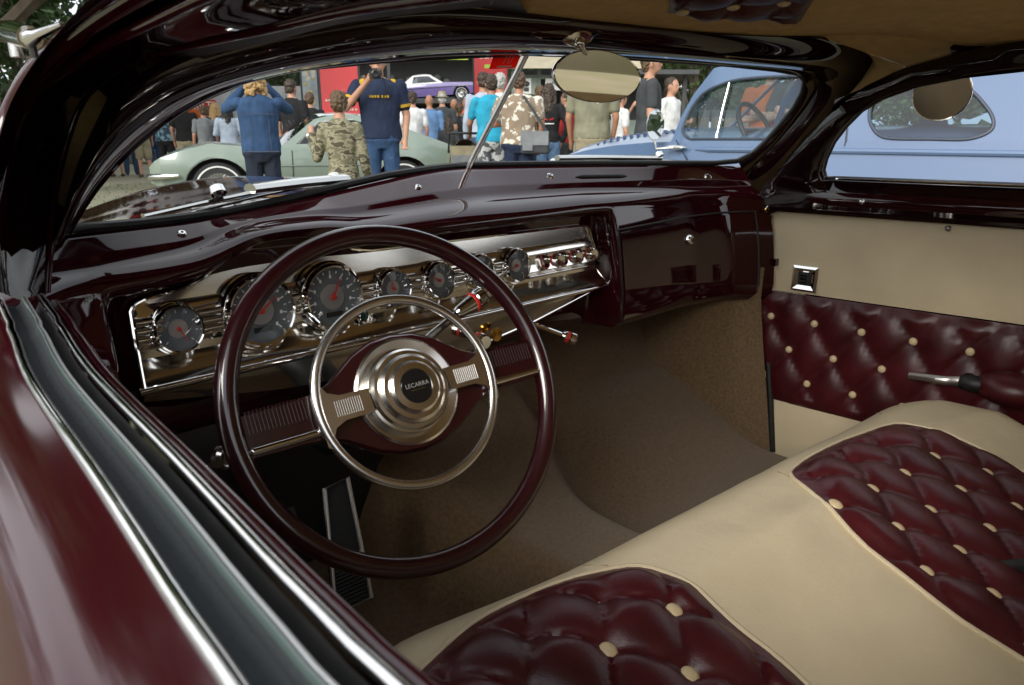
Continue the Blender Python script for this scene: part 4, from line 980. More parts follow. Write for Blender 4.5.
FL, fp_, s = person('man in brown flowered shirt with dark trousers and a shoulder strap', 519, 82, 1.70, -8, 'floral', 'navy', 'brown', ('bent', 'hang'), vox=.013, width=1.3, skin=SKIN2, dist=8.8)
person('tall person in white shirt behind the flowered shirt man', 519, 68, 1.84, 0, 'white', 'jeans', 'grey', dist=11.5)
HW, _, s = person('woman with dark hair in black hooded top and blue jeans', 549, 84, 1.72, 0, 'black', 'bluejean', 'dark', ('pocket', 'pocket'), 'long', hairstyle='long', vox=.013)
MB().box(V((-.045, -.128, 1.245))*s, V((.07, .006, .022))*s, M.Rotation(R(18), 3, 'Y')).box(V((.045, -.128, 1.245))*s, V((.07, .006, .022))*s, M.Rotation(R(-18), 3, 'Y')).build('red_back_print', CL['red'], HW, smooth=False)
MB().box(V((0, -.129, 1.18))*s, V((.17, .006, .016))*s).build('white_back_print', CL['white'], HW, smooth=False)
person('person in white shirt half behind the black hooded top', 540, 86, 1.74, 0, 'white', 'jeans', 'light')
person('person in dark red sleeved top and grey vest near the green booth', 567, 92, 1.70, 60, 'red', 'charcoal', 'dark', sleeve='long')
person('big man in khaki green tee standing behind the oval mirror', 594, 60, 1.84, 0, 'olive', 'khaki', 'brown', bottom='shorts', vox=.013, width=1.2, skin=SKIN2)
person('person in white tee and jeans with a hand at the mouth', 621, 92, 1.64, -60, 'white', 'jeans', 'dark', ('phone', 'hang'))
person('large man in dark tee and jeans turned sideways by the blue car', 651, 52, 1.84, -80, 'charcoal', 'bluejean', 'light', vox=.012, width=1.2)
person('man in black vest over a white shirt beyond the blue car hood', 672, 78, 1.76, -120, 'white', 'black', 'dark', ('bent', 'hip'), 'long')
person('person in orange tee with folded arms beyond the blue car windows', 771, 84, 1.74, 178, 'orange', 'jeans', 'dark', ('cross', 'cross'), vox=.014, width=1.1, dist=8.2)
person('person in dark tee with folded arms beside the orange tee behind the blue car', 801, 82, 1.76, 170, 'charcoal', 'jeans', 'black', ('cross', 'cross'), vox=.014, width=1.1, dist=8.0)

# bag and stroller
b = FL.matrix_basis @ (V((.22, -.14, .93))*(1.70/1.75)); BG = thing('shoulder_bag', 'grey canvas shoulder bag hanging at the hip of the flowered shirt man', 'bag', b, FL.rotation_euler.z)
mb = MB(); mb.box((0, 0, 0), (.34, .12, .26)); o = mb.build('bag_body', CL['charcoal'], BG, smooth=False); bv = o.modifiers.new('b', 'BEVEL'); bv.width = .03; bv.segments = 3
MB().box((0, -.064, .05), (.33, .02, .16)).box((-.08, -.072, -.05), (.12, .02, .08)).build('flap', CL['grey'], BG, smooth=False)
MB().tube([(.14, .0, .12), (.02, -.02, .30), (-.14, .01, .52), (-.20, .13, .52)], .016, 8, flat=.35).build('strap', CL['charcoal'], BG)
q = TQ.matrix_basis @ V((-.30, .75, 0)); ST = thing('stroller', 'grey and tan folding baby stroller pushed by the turquoise tee man', 'stroller', (q.x, q.y, 0), TQ.rotation_euler.z)
mb = MB()
for sd in (-1, 1):
    mb.tube([(sd*.24, -.42, 1.02), (sd*.24, -.36, .98), (sd*.25, .40, .14)], .014, 8); mb.tube([(sd*.24, -.34, .14), (sd*.24, .15, .62)], .014, 8)
mb.tube([(-.24, -.42, 1.02), (.24, -.42, 1.02)], .017, 8); mb.build('frame', BLACK, ST)
rows = [[(.24*cos(a)*(1 if k < 4 else .97), -.24+.07*k, .60+.34*sin(a)*(1-.012*k*k)) for a in [pi*j/14 for j in range(15)]] for k in range(7)]
MB().grid(rows).grid([[(x, -.25, z) for x in (-.22, 0, .22)] for z in (.35, .6, .85)]).build('canopy', CL['khaki'], ST)
MB().box((0, 0, .40), (.42, .46, .06)).box((0, -.24, .55), (.42, .06, .34)).build('seat', CL['grey'], ST)
for x, y in ((-.25, -.36), (.25, -.36), (-.25, .40), (.25, .40)): MB().lathe([(.05, -.02), (.10, -.025), (.115, 0), (.10, .025), (.05, .02)], (x, y, .115), (1, 0, 0), 18).build('wheel', BLACK, ST)
# ================================================================ PARKED CARS
def carpaint(name, c, coat=1, rough=.35): return mat(name, c, rough, 0, coat, spec=.5, var=.06, vscale=3)
TINT = glass_mat('tinted_car_glass', (.42, .50, .50), 1.3); CLEARG = glass_mat('car_glass', (.55, .68, .75), 1.3)
TYRE = mat('tyre_rubber', (.025, .025, .026), .75); HUBM = mat('dull_wheel_metal', (.42, .42, .43), .3, 1); WHITEW = mat('whitewall', (.7, .7, .68), .6)
def wheel(T, x, y, r, w, side, rim=HUBM, white=False):
    mb = MB(); mb.lathe([(r*.62, -w*.45), (r*.93, -w/2), (r, -w*.36), (r, w*.36), (r*.93, w/2), (r*.62, w*.45)], (x, y, r), (side, 0, 0), 36)
    if white: mb.lathe([(r*.86, w*.5+.002), (r*.80, w*.5+.002)], (x, y, r), (side, 0, 0), 36, mi=1)
    o = mb.build('wheel', [TYRE, WHITEW], T, angle=30)
    rm = MB(); rm.lathe([(r*.63, w*.46), (r*.58, w*.36), (r*.30, w*.28), (r*.18, w*.44), (0, w*.50)], (x, y, r), (side, 0, 0), 36)
    for k in range(28):
        a = 2*pi*k/28; rm.tube([(x+side*w*.47, y+r*.2*cos(a), r+r*.2*sin(a)), (x+side*w*.38, y+r*.6*cos(a+.2), r+r*.6*sin(a+.2))], r*.012, 5)
    rm.build('rim', rim, o, angle=40)
def make_car(T, L, top, hw, bot, arches, green, wins, paint, roofp, belt, crease=None, tumble=.32, glass=TINT, rim=HUBM, white=False, crown=.05, ws=None, bl=None, tuck=.10):
    """s runs from the nose (0) to the tail (L); local +Y is forward, the nose stands at the origin"""
    zt = lambda s: interp(top, s); hwid = lambda s: interp(hw, s)
    def X(s, z):
        b = hwid(s); zc = crease or .6
        if z < zc: return b-tuck*((zc-z)/zc)**1.6
        if z <= belt: return b-.055*((z-zc)/(belt-zc))**1.5 if belt > zc else b
        return b-.055-tumble*(z-belt)
    lo = [(s, interp(bot, s)) for s in [L*i/30 for i in range(31)]]
    up = [(s, zt(s)) for s in [L*i/60 for i in range(61)]][::-1]
    ol = []
    for s, z in lo:
        a = [q for q in arches if abs(s-q[0]) < q[1]]
        ol.append((s, z))
    # wheel arches cut into the lower edge
    ol2 = []; 
    for (c, r) in sorted(arches):
        pass
    sarr = sorted(set([p[0] for p in lo]+[c+r*cos(pi*k/16) for c, r in arches for k in range(17)]))
    for s in sarr:
        z = interp(bot, s)
        for c, r in arches:
            if abs(s-c) <= r+1e-6: z = max(z, .32+sqrt(max(0, r*r-(s-c)**2))*.98)
        ol2.append((s, z))
    mb = MB()
    for sd in (-1, 1): mb.sheet(ol2+up, step=.09, fn=lambda s, z, sd=sd: V((sd*X(s, z), -s, z)), flip=sd > 0)
    rows = []
    for i in range(61):
        s = L*i/60; z = zt(s); x = X(s, z)
        rows.append([(x*f, -s, z+crown*(1-f*f)*ss(0, .4, s)*ss(L, L-.4, s)) for f in [-1+2*j/16 for j in range(17)]])
    mb.grid(rows)
    for s in (0, L): mb.grid([[(X(s, z)*f, -s, z) for f in (-1, -.5, 0, .5, 1)] for z in [interp(bot, s)+(zt(s)-interp(bot, s))*k/5 for k in range(6)]])
    mb.build('body', paint, T, angle=32)
    for c, r in arches:
        for sd in (-1, 1):
            MB().grid([[(sd*(X(c, .5)-d), -c+(r+.01)*cos(a), .32+(r+.01)*sin(a)) for a in [pi*k/14-.35*(1-k/7) for k in range(15)]] for d in (.005, .35)]).add([(sd*(X(c, .5)-.3), -c+(r)*cos(2*pi*k/20), .32+r*sin(2*pi*k/20)) for k in range(20)], [tuple(range(20))]).build('wheel_well', BLACK, T, smooth=False)
            wheel(T, sd*(X(c, .4)-.11), -c, .33, .20, sd, rim, white)
    if green:
        g = MB()
        for sd in (-1, 1): g.sheet(green, wins, step=.07, fn=lambda s, z, sd=sd: V((sd*X(s, z), -s, z)), flip=sd > 0)
        rl = [p for p in green if p[1] > zt(p[0])+.02]; rl = sorted(rl)
        rs = spl([V((p[0], p[1], 0)) for p in rl], 4)
        i0 = ws; i1 = bl
        rows = [[(X(p.x, p.y)*f, -p.x, p.y+.045*(1-f*f)) for f in [-1+2*j/14 for j in range(15)]] for p in rs if i0 <= p.x <= i1]
        g.grid(rows); g.build('roof', roofp, T, angle=35)
        for nm, sel in (('windshield', [p for p in rs if p.x <= i0+.02]), ('rear_window', [p for p in rs if p.x >= i1-.02])):
            if len(sel) > 1: MB().grid([[((X(p.x, p.y)-.02)*f, -p.x-.10*(1-f*f)*(-1 if nm == 'windshield' else 0)*.6, p.y+.045*(1-f*f)*ss(belt, belt+.3, p.y)) for f in [-1+2*j/14 for j in range(15)]] for p in sel]).build(nm, glass, T)
        for wl in wins:
            for sd in (-1, 1):
                mb = MB(); mb.sheet(wl, step=.2, fn=lambda s, z, sd=sd: V((sd*(X(s, z)-.012), -s, z))); mb.build('window', glass, T, smooth=True)
    return X

# ---- silver green sports coupe
CG = carpaint('silver_green_paint', (.19, .235, .195), .8, .3)
nose = CAM+sight(152, 168)*9.35; tail = CAM+sight(467, 160)*11.0
fd = (nose-tail); fd.z = 0; LN = fd.length; fd.normalize()
SP = thing('sports_coupe', 'silver green low sports coupe with chrome bumpers parked behind the boy and the camera man', 'car', (nose.x, nose.y, 0), atan2(-fd.x, fd.y))
L = LN
SX = make_car(SP, L, [(0, .60), (.10, .70), (.45, .82), (.75, .885), (1.2, .85), (1.7, .825), (2.3, .82), (2.8, .86), (3.25, .90), (3.9, .86), (4.3, .76), (L, .66)],
         [(0, .52), (.12, .74), (.4, .83), (.9, .88), (2.2, .83), (3.4, .90), (4.2, .78), (L, .58)], [(0, .40), (.3, .26), (.6, .21), (3.9, .21), (4.2, .30), (L, .40)],
         [(.80, .40), (3.22, .40)], [(1.50, .80), (1.62, .86), (2.08, 1.20), (2.30, 1.255), (2.6, 1.265), (2.9, 1.22), (3.3, 1.09), (3.7, .95), (3.95, .86), (3.9, .80)],
         [[(1.80, .88), (2.15, 1.16), (2.30, 1.19), (2.62, 1.19), (2.72, 1.16), (2.80, .88)]], CG, CG, .84, crease=.60, tuck=.26, tumble=.62, ws=2.12, bl=2.85, glass=TINT, white=True, crown=.03)
mb = MB()
for sd in (-1, 1):
    mb.tube([(sd*.25, .035, .47), (sd*.60, .01, .48), (sd*.78, -.12, .49), (sd*.835, -.34, .50)], [.03, .035, .035, .02], 10, flat=.6)
    mb.tube([(sd*.25, -L-.03, .50), (sd*.60, -L-.02, .51), (sd*.76, -L+.14, .52), (sd*.84, -L+.48, .535)], [.03, .035, .035, .015], 10, flat=.6)
    mb.tube([(sd*(SX(2.0, .90)-.0), -1.83, .885), (sd*(SX(2.1, 1.17)), -2.13, 1.165), (sd*SX(2.6, 1.2), -2.6, 1.195)], .008, 6); mb.tube([(sd*SX(2.15, .88), -2.08, .88), (sd*SX(2.2, 1.17), -2.22, 1.18)], .008, 6)
mb.build('bumper', CHROME, SP)
MB().tube([(-SX(2.9, .66)-.004, -2.55, .72), (-SX(2.9, .66)-.02, -2.68, .72)], .012, 8).build('door_handle', CHROME, SP)
for s_ in (1.72, 2.86): MB().tube([(-SX(s_, z)-.002, -s_-.04*(z-.5), z) for z in (.28, .4, .5, .6, .7, .8)], .006, 5).build('door_gap', BLACK, SP)
MB().tube([(-SX(s_, .60)-.004, -s_, .605) for s_ in (1.45, 2, 2.5, 2.9)], .006, 5).build('crease_line', CG, SP)
MB().ell((-.97, -1.95, .98), (.025, .05, .045), 12).tube([(-.80, -1.95, .86), (-.95, -1.95, .95)], .008, 6).build('side_mirror', CHROME, SP)
for sd in (-1, 1):
    MB().lathe([(.04, 0), (.05, .02), (0, .03)], (sd*.45, -L-.01, .62), (0, -1, 0), 16).lathe([(.04, 0), (.05, .02), (0, .03)], (sd*.28, -L-.005, .62), (0, -1, 0), 16).build('tail_light', mat('tail_lens', (.3, .01, .01), .15), SP)

# ---- blue coupe alongside
CB = mat('satin_blue_paint', (.076, .126, .225), .5, 0, .8, spec=.4, var=.05, vscale=2, coat_rough=.12)
BX0, BY0 = 4.02, 4.15
BC = thing('blue_coupe', 'satin light blue rounded vintage coupe parked alongside with a black steering wheel', 'car', (BX0, BY0, 0), 0)
bside = lambda p: p.x-(3.24+.34*max(0, p.z-.95))
def bpx(l, smooth=True):
    L = [V((BY0-q.y, q.z, 0)) for q in [on(u, v, bside, .5, 9) for u, v in l]]
    return [(q.x, q.y) for q in (spl(L, 4, True) if smooth else L)]
door_w = bpx([(686, 138.5), (679, 131), (681, 122), (688, 108), (700, 94), (716, 86), (735, 80), (765, 77), (800, 76), (822, 79), (833, 92), (836, 112), (832, 134), (826, 139), (760, 139), (700, 139)])
quar_w = bpx([(879, 135), (872, 127), (869, 116), (872, 103), (884, 92), (910, 83), (940, 80), (968, 89), (984, 104), (993, 119), (990, 131), (968, 139), (930, 139), (892, 138.5)])
roofl = bpx([(667, 140), (676, 118), (690, 94), (712, 68)], False)+[(2.02, 1.42), (2.4, 1.47), (3.0, 1.47), (3.6, 1.42), (4.2, 1.30), (4.8, 1.08), (5.1, .90)]
def btop(s): return 0
LB_ = 5.5
BXf = make_car(BC, LB_, [(0, .58), (.10, .72), (.3, .81), (.6, .865), (.9, .90), (1.3, .925), (1.6, .93), (4.6, .93), (5.1, .84), (LB_, .62)],
         [(0, .26), (.2, .42), (.5, .52), (1.0, .64), (1.4, .76), (1.75, .82), (4.0, .84), (4.9, .74), (LB_, .55)], [(0, .35), (.5, .28), (5.0, .28), (LB_, .4)], [(4.15, .40)],
         [(1.42, .88)]+roofl+[(5.0, .86)], [door_w, quar_w], CB, CB, .95, crease=.62, tumble=.34, ws=roofl[3][0]-.02, bl=4.0, glass=CLEARG, crown=.10, rim=CHROME)
sx = lambda s, z: BXf(s, z)
for sd in (-1, 1):                                    # pontoon fenders and running boards
    mb = MB()
    for y0_, rr in ((-.85, .62), (-4.15, .66)):
        mb.grid([[(sd*(.64+.24*sin(pi*j/10)**.7-.02), y0_-rr*1.25*cos(pi*i/22), .30+.47*sin(pi*i/22)**.75*(.55+.45*cos((j/10-.25)*pi*.62))) for j in range(11)] for i in range(23)])
    mb.build('fender', CB, BC, angle=70)
    wheel(BC, sd*.72, -.85, .33, .18, sd, CHROME, True)
    MB().box((sd*.80, -2.5, .30), (.22, 2.2, .05)).build('running_board', CB, BC)
    MB().lathe([(0, -.14), (.09, -.06), (.105, .02), (.08, .05), (0, .06)], (sd*.66, -.42, .70), (0, 1, 0), 24).build('headlight', CHROME, BC)
def bl3(px, k=-.012):
    out = []
    for u, v in px:
        p = on(u, v, bside, .5, 9); out.append(V((p.x-BX0+k, p.y-BY0, p.z)))
    return out
MB().tube(bl3([(716, 138), (722, 110), (729, 83)], .004), .008, 8).build('vent_post', CHROMES, BC)
for wl in (door_w, quar_w):
    MB().tube([(-sx(s, z)-.001, -s, z) for s, z in dens(wl, .05)], .009, 8, closed=True).build('window_rubber', mat('blue_grey_rubber', (.03, .04, .06), .5), BC)
MB().tube(bl3([(848, 119), (846, 140), (842, 158), (839, 180)], -.0), .004, 6).tube(bl3([(676, 140), (690, 165), (694, 175)], 0), .004, 6).build('door_gap', BLACK, BC)
MB().tube([(-sx(s, .875)-.004, -s, .885-.004*abs(s-2.4)) for s in [1.7+.1*i for i in range(32)]], [.004]+[.016]*30+[.004], 8).build('belt_moulding', CB, BC)
sw = on(757, 131, lambda p: p.x-(BX0-.40), .5, 9); swl = sw-V((BX0, BY0, 0))
mb = MB(); mb.tube([swl+V((.19*cos(2*pi*i/40), .10*sin(2*pi*i/40)*1, .17*sin(2*pi*i/40))) for i in range(40)], .016, 8, closed=True); mb.tube([swl+V((-.19, 0, 0)), swl+V((.19, 0, 0))], .014, 8); mb.tube([swl, swl+V((0, .35, -.2))], .022, 8); mb.build('steering_wheel', BLACK, BC)
MB().box((0, -1.84, .88), (1.4, .25, .14)).build('dashboard', CB, BC); MB().box((0, -3.3, .62), (1.35, .25, .55)).build('seat_back', CL['grey'], BC)
MB().box((0, -2.8, .42), (1.35, .9, .18)).build('seat_cushion', CL['grey'], BC)
MB().tube([(0, -1.45, .97), (0, -1.87, 1.36)], .012, 6).build('windshield_post', CB, BC)
mm = bl3([(664, 125)], -.10)[0]
mb = MB(); rows = []
mnv = V((-.55, -.83, 0)).normalized(); mxv = V((.83, -.55, 0))
rows = [[mm+mxv*(.062*k*cos(2*pi*j/30))+V((0, 0, .098*k*sin(2*pi*j/30)))+mnv*c for j in range(30)] for k, c in ((.05, -.03), (.6, -.025), (.95, -.008), (1, 0), (.96, .004))]
mb.grid(rows, closed_u=True); mb.tube([mm+V((0, 0, -.09)), mm+V((.01, -.01, -.15)), bl3([(678, 147)])[0]], .009, 8); mb.ell(bl3([(676, 147.5)], -.01)[0], (.02, .085, .016), 12)
BM = mb.build('side_mirror', CHROMES, BC)
MB().add([mm+mxv*(.060*cos(2*pi*j/30))+V((0, 0, .095*sin(2*pi*j/30)))+mnv*.0045 for j in range(30)], [tuple(range(30))]).build('mirror_glass', MIRROR, BM, smooth=False)
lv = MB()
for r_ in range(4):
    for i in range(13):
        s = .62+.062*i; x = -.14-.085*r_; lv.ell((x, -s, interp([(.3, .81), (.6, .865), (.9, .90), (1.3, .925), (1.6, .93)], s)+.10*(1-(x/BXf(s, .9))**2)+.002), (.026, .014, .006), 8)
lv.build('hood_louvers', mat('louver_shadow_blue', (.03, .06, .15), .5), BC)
MB().lathe([(.03, 0), (.03, .02), (.012, .03), (.012, .05), (0, .052)], (-.42, -1.38, .955), (0, 0, 1), 14).build('hood_latch', CHROME, BC)

# ---- purple hardtop on the show platform
dp = 37.0
A = CAM+sight(481, 92)*dp; hgt = (CAM+sight(470, 99)*dp).z-.02
rgt = V((_R.x, _R.y, 0)).normalized()
PU = thing('purple_hardtop', 'metallic purple two door hardtop with a white roof raised up on the show platform', 'car', (A.x, A.y, hgt), atan2(-rgt.x, rgt.y))
CP = carpaint('purple_paint', (.17, .12, .34), 1, .3)
PX = make_car(PU, 5.2, [(0, .70), (.1, .82), (1.6, .92), (3.8, .92), (5.0, .88), (5.2, .74)], [(0, .85), (.3, .95), (4.8, .95), (5.2, .85)], [(0, .45), (.4, .30), (4.8, .30), (5.2, .45)], [(.95, .42), (3.95, .42)],
         [(1.75, .88), (1.85, .92), (2.5, 1.34), (2.8, 1.38), (3.4, 1.36), (3.95, .96), (4.0, .88)], [[(2.15, .97), (2.58, 1.28), (2.95, 1.30), (3.35, 1.28), (3.45, .97)]], CP, WHITEW, .92, crease=.70, tumble=.35, ws=2.48, bl=3.45, white=True, rim=CHROME)
mb = MB()
for sd in (-1, 1): mb.tube([(sd*PX(.3, .72)+sd*.01, -.15, .70), (sd*PX(2, .72)+sd*.01, -5.0, .72)], .025, 6)
mb.tube([(-.9, .04, .5), (0, .07, .5), (.9, .04, .5)], .06, 8).build('side_trim', CHROME, PU)
"""the nose sits high on lowered springs"""
PU.rotation_euler = (R(4), 0, PU.rotation_euler.z)
# ================================================================ STANDS, BANNERS, TREES, GROUND
GREYP = mat('dark_platform_paint', (.05, .052, .056), .6, var=.25, vscale=2); WALLW = mat('pale_trailer_skin', (.42, .43, .44), .45, var=.1, vscale=2)
REDB = mat('red_banner_vinyl', (.50, .025, .03), .45, var=.12, vscale=1.5); WINK = mat('white_print', (.75, .74, .72), .5); GREENB = mat('grey_green_board', (.20, .24, .21), .6, var=.15, vscale=2)
DARKB = mat('dark_board', (.03, .033, .035), .6, var=.3, vscale=1.5); CANV = mat('beige_awning_canvas', (.38, .32, .22), .8, var=.12, vscale=3); YGB = mat('lime_banner', (.38, .50, .05), .5); BLUEB = mat('blue_banner', (.05, .16, .45), .5)
def facing_frame(u, v, D):
    p = CAM+sight(u, v)*D; return p, V((_R.x, _R.y, 0)).normalized(), V((_F.x, _F.y, 0)).normalized()
def board(name, label, cat, u0, v0, u1, v1, D, m, th=.03, legs=True, ground=False):
    a = CAM+sight(u0, v0)*D; b = CAM+sight(u1, v1)*D; rr = V((_R.x, _R.y, 0)).normalized(); ff = V((_F.x, _F.y, 0)).normalized()
    wdt = (b-a).dot(rr); z1, z0_ = a.z, (0.02 if ground else b.z); c = a+rr*wdt/2
    T = thing(name, label, cat, (c.x, c.y, 0), -YAW)
    MB().box((0, 0, (z0_+z1)/2), (wdt, th, z1-z0_)).build('panel', m, T, smooth=False)
    if legs:
        for sd in (-1, 1): MB().tube([(sd*(wdt/2+.02), 0, 0), (sd*(wdt/2+.02), 0, z1+.02)], .025, 8).build('post', DARKB, T)
    return T, wdt, z0_, z1, th
# red banner with a line of script, flowered poster
T, wd, za, zb_, th = board('red_banner', 'red vinyl banner with two small lines of white script on black posts', 'banner', 319, 60, 357, 150, 13.5, REDB, ground=False)
sm = MB(); random.seed(3)
for row, (z, x0, n_) in enumerate(((.40, -.26, 9), (.27, -.06, 6))):
    x = x0*1.1
    for i in range(n_):
        wl = random.uniform(.025, .06); zz = za+(zb_-za)*(.55-.12*row)+.05*(x+.3)*1.2
        sm.tube([(x, -.02, zz), (x+wl*.3, -.02, zz+.035), (x+wl*.55, -.02, zz-.012), (x+wl, -.02, zz+.02)], .008, 5); x += wl+.022
sm.build('script_lettering', WINK, T)
T, wd, za, zb_, th = board('flowered_poster', 'tall pale grey poster with yellow and white flower shapes beside the red banner', 'poster', 301, 66, 316, 150, 14.0, mat('poster_grey', (.20, .24, .27), .5, var=.3, vscale=4))
random.seed(4)
for i in range(16):
    mb = MB(); c = V((random.uniform(-.11, .11), -.02, random.uniform(za+.9, zb_-.1))); rr_ = random.uniform(.025, .055)
    mb.lathe([(rr_, 0), (0, .006)], c, (0, -1, 0), 7); mb.build('flower_print', mat('poster_print', random.choice(((.36, .30, .08), (.42, .41, .36), (.30, .27, .12))), .6), T, smooth=False)
# pale trailer with a red sign
p, rr, ff = facing_frame(150, 83, 26)
T = thing('box_trailer', 'long pale grey box trailer behind the crowd with a red lettered sign', 'trailer', (p.x, p.y, 0), -YAW)
z1 = (CAM+sight(200, 86)*26).z; MB().box((1.2, 1.2, (z1+.5)/2), (9.0, 2.4, z1-.5)).build('body', WALLW, T, smooth=False)
for i in range(9): MB().box((-3+i*1.0, -.012, (z1+.5)/2), (.03, .02, z1-.55)).build('rib', mat('trailer_rib', (.33, .34, .35), .5) if i == 0 else bpy.data.materials['trailer_rib'], T, smooth=False)
for x in (-1.2, -.3, 3.4, 4.3): MB().lathe([(.2, -.1), (.36, -.1), (.38, 0), (.36, .1), (.2, .1), (0, .08)], (x, .1, .38), (0, -1, 0), 24).build('wheel', TYRE, T)
a = CAM+sight(191, 100)*25.9; b = CAM+sight(216, 112)*25.9; c = (a+b)/2
S = MB().box((0, 0, 0), ((b-a).dot(rr), .04, a.z-b.z)).build('sign_panel', REDB, T, smooth=False); S.location = T.matrix_basis.inverted() @ c
lettering('sign_lettering', 'ARTI', (a.z-b.z)*.95, S.location+V((0, -.03, 0)), (1, 0, 0), (0, 0, 1), WINK, T, .002)
# second pale trailer or tent roof further along
# show platform under the purple car and the dark shed behind it
p, rr, ff = facing_frame(440, 100, 37)
T = thing('show_platform', 'dark raised show platform carrying the purple car', 'platform', (p.x, p.y, 0), -YAW)
MB().box((-.6, 0, hgt-.14), (9.0, 3.0, .24)).build('deck', GREYP, T, smooth=False)
for x in (-4.6, -1.5, 1.4, 3.6):
    for y in (-1.3, 1.3): MB().box((x, y, (hgt-.26)/2), (.2, .2, hgt-.26)).build('post', GREYP, T, smooth=False)
MB().box((-.6, 1.35, hgt*.5), (8.8, .06, hgt-.4)).build('skirt', DARKB, T, smooth=False)
p, rr, ff = facing_frame(430, 70, 44)
T = thing('exhibition_shed', 'dark long open shed behind the purple car with rows of exhibits', 'shed', (p.x, p.y, 0), -YAW)
z1 = (CAM+sight(440, 40)*44).z
MB().box((-2.5, 3.0, z1/2), (23, .2, z1)).build('back_wall', DARKB, T, smooth=False); MB().box((-2.5, 1.2, z1+.1), (23.4, 4.2, .22)).build('roof', GREYP, T, smooth=False)
for x in (-13.5, -8, -2.5, 3, 8.5): MB().box((x, -.6, z1/2), (.2, .2, z1)).build('post', GREYP, T, smooth=False)
random.seed(5)
for i in range(12): 
    x = -6+i*.62; MB().ell((x, 2.6, z1-2.2+random.uniform(-.15, .15)), (.26, .1, .22), 10).box((x, 2.6, z1-2.75), (.4, .1, .5)).build('exhibit', mat('exhibit_grey', (.14, .145, .15), .6) if i == 0 else bpy.data.materials['exhibit_grey'], T)
board('lime_banner', 'lime yellow banner strip above the purple car', 'banner', 438, 50, 468, 59.5, 40, YGB, legs=False); board('blue_banner', 'narrow blue banner strip above the roof of the purple car', 'banner', 404, 50, 433, 58.5, 40, BLUEB, legs=False)
for n_, (u0, u1) in (('lime', (438, 468)), ('blue', (404, 433))): pass
T, wd, za, zb_, th = board('street_banner', 'red banner lettered in white behind the turquoise tee man', 'banner', 474, 46, 507, 130, 19, REDB)
lettering('banner_lettering', 'Street', .27, (.02, -.022, zb_-.24), (1, 0, 0), (0, 0, 1), WINK, T, .002)
MB().box((.0, -.02, zb_-.52), (.34, .01, .10)).build('banner_stripe', YGB, T, smooth=False)
# food booth
p, rr, ff = facing_frame(556, 100, 18)
T = thing('food_booth', 'grey green booth with beige awning and white signs behind the black hooded top', 'booth', (p.x, p.y, 0), -YAW)
zt_ = (CAM+sight(556, 66)*18).z; zc_ = (CAM+sight(556, 120)*18).z
MB().box((.6, 1.4, zt_/2), (3.4, .08, zt_)).build('back_wall', DARKB, T, smooth=False); MB().box((.6, .1, zc_/2), (3.4, .5, zc_)).build('counter', GREENB, T, smooth=False)
for x in (-1.1, -.45, .35, 2.3): MB().box((x, -.2, zt_/2), (.09, .09, zt_)).build('post', GREENB, T, smooth=False)
MB().box((.6, -.2, zt_-.30), (3.4, .07, .10)).build('rail', GREENB, T, smooth=False)
MB().grid([[(x, .9-1.7*j/4, zt_+.35-.5*j/4) for j in range(5)] for x in (-1.3, -.6, .1, .9, 1.7, 2.5)]).build('awning', CANV, T)
b = MB().box((-.77, -.26, zt_-.52), (.56, .03, .40)).build('menu_board', GREENB, T, smooth=False)
MB().ell((-.77, -.285, zt_-.47), (.085, .012, .07), 12).box((-.77, -.285, zt_-.60), (.13, .012, .10)).build('board_emblem', DARKB, b); MB().box((-.77, -.278, zt_-.52), (.24, .006, .36)).build('board_face', WINK, b, smooth=False)
b = MB().box((.02, -.26, zt_-.48), (.62, .03, .28)).build('white_sign', WINK, T, smooth=False)
lettering('sign_lettering', 'M...l', .16, (.0, -.28, zt_-.47), (1, 0, 0), (0, 0, 1), DARKB, b, .002)
MB().tube([(-.95+.5*t, -.32, zc_+.35+.22*sin(t*1.6)) for t in (0, .3, .6, .9, 1.1)], .03, 6).build('green_hose', mat('green_arch', (.10, .32, .06), .5), T)
# dark stall by the blue car
p, rr, ff = facing_frame(625, 100, 17)
T = thing('dark_stall', 'dark timber stall behind the white tee person with a low counter', 'stall', (p.x, p.y, 0), -YAW)
MB().box((0, 1.2, 1.25), (3.0, .1, 2.5)).build('back_wall', DARKB, T, smooth=False); MB().box((0, 0, .5), (3.0, .4, 1.0)).build('counter', GREENB, T, smooth=False); MB().box((0, .5, 2.45), (3.3, 1.9, .1)).build('roof', GREYP, T, smooth=False)
MB().box((-.2, -.22, 2.2), (.7, .04, .3)).build('sign', WINK, T, smooth=False)
for x in (-1.4, 1.4): MB().box((x, -.1, 1.2), (.1, .1, 2.4)).build('post', DARKB, T, smooth=False)
p, rr, ff = facing_frame(680, 100, 19)
T = thing('timber_fence', 'weathered grey timber fence between the dark stall and the trees', 'fence', (p.x, p.y, 0), -YAW)
for i in range(16): MB().box((-2.2+i*.36, 0, .85), (.30, .04, 1.7)).build('board', mat('weathered_timber', (.13, .11, .09), .8, var=.3, vscale=4) if i == 0 else bpy.data.materials['weathered_timber'], T, smooth=False)

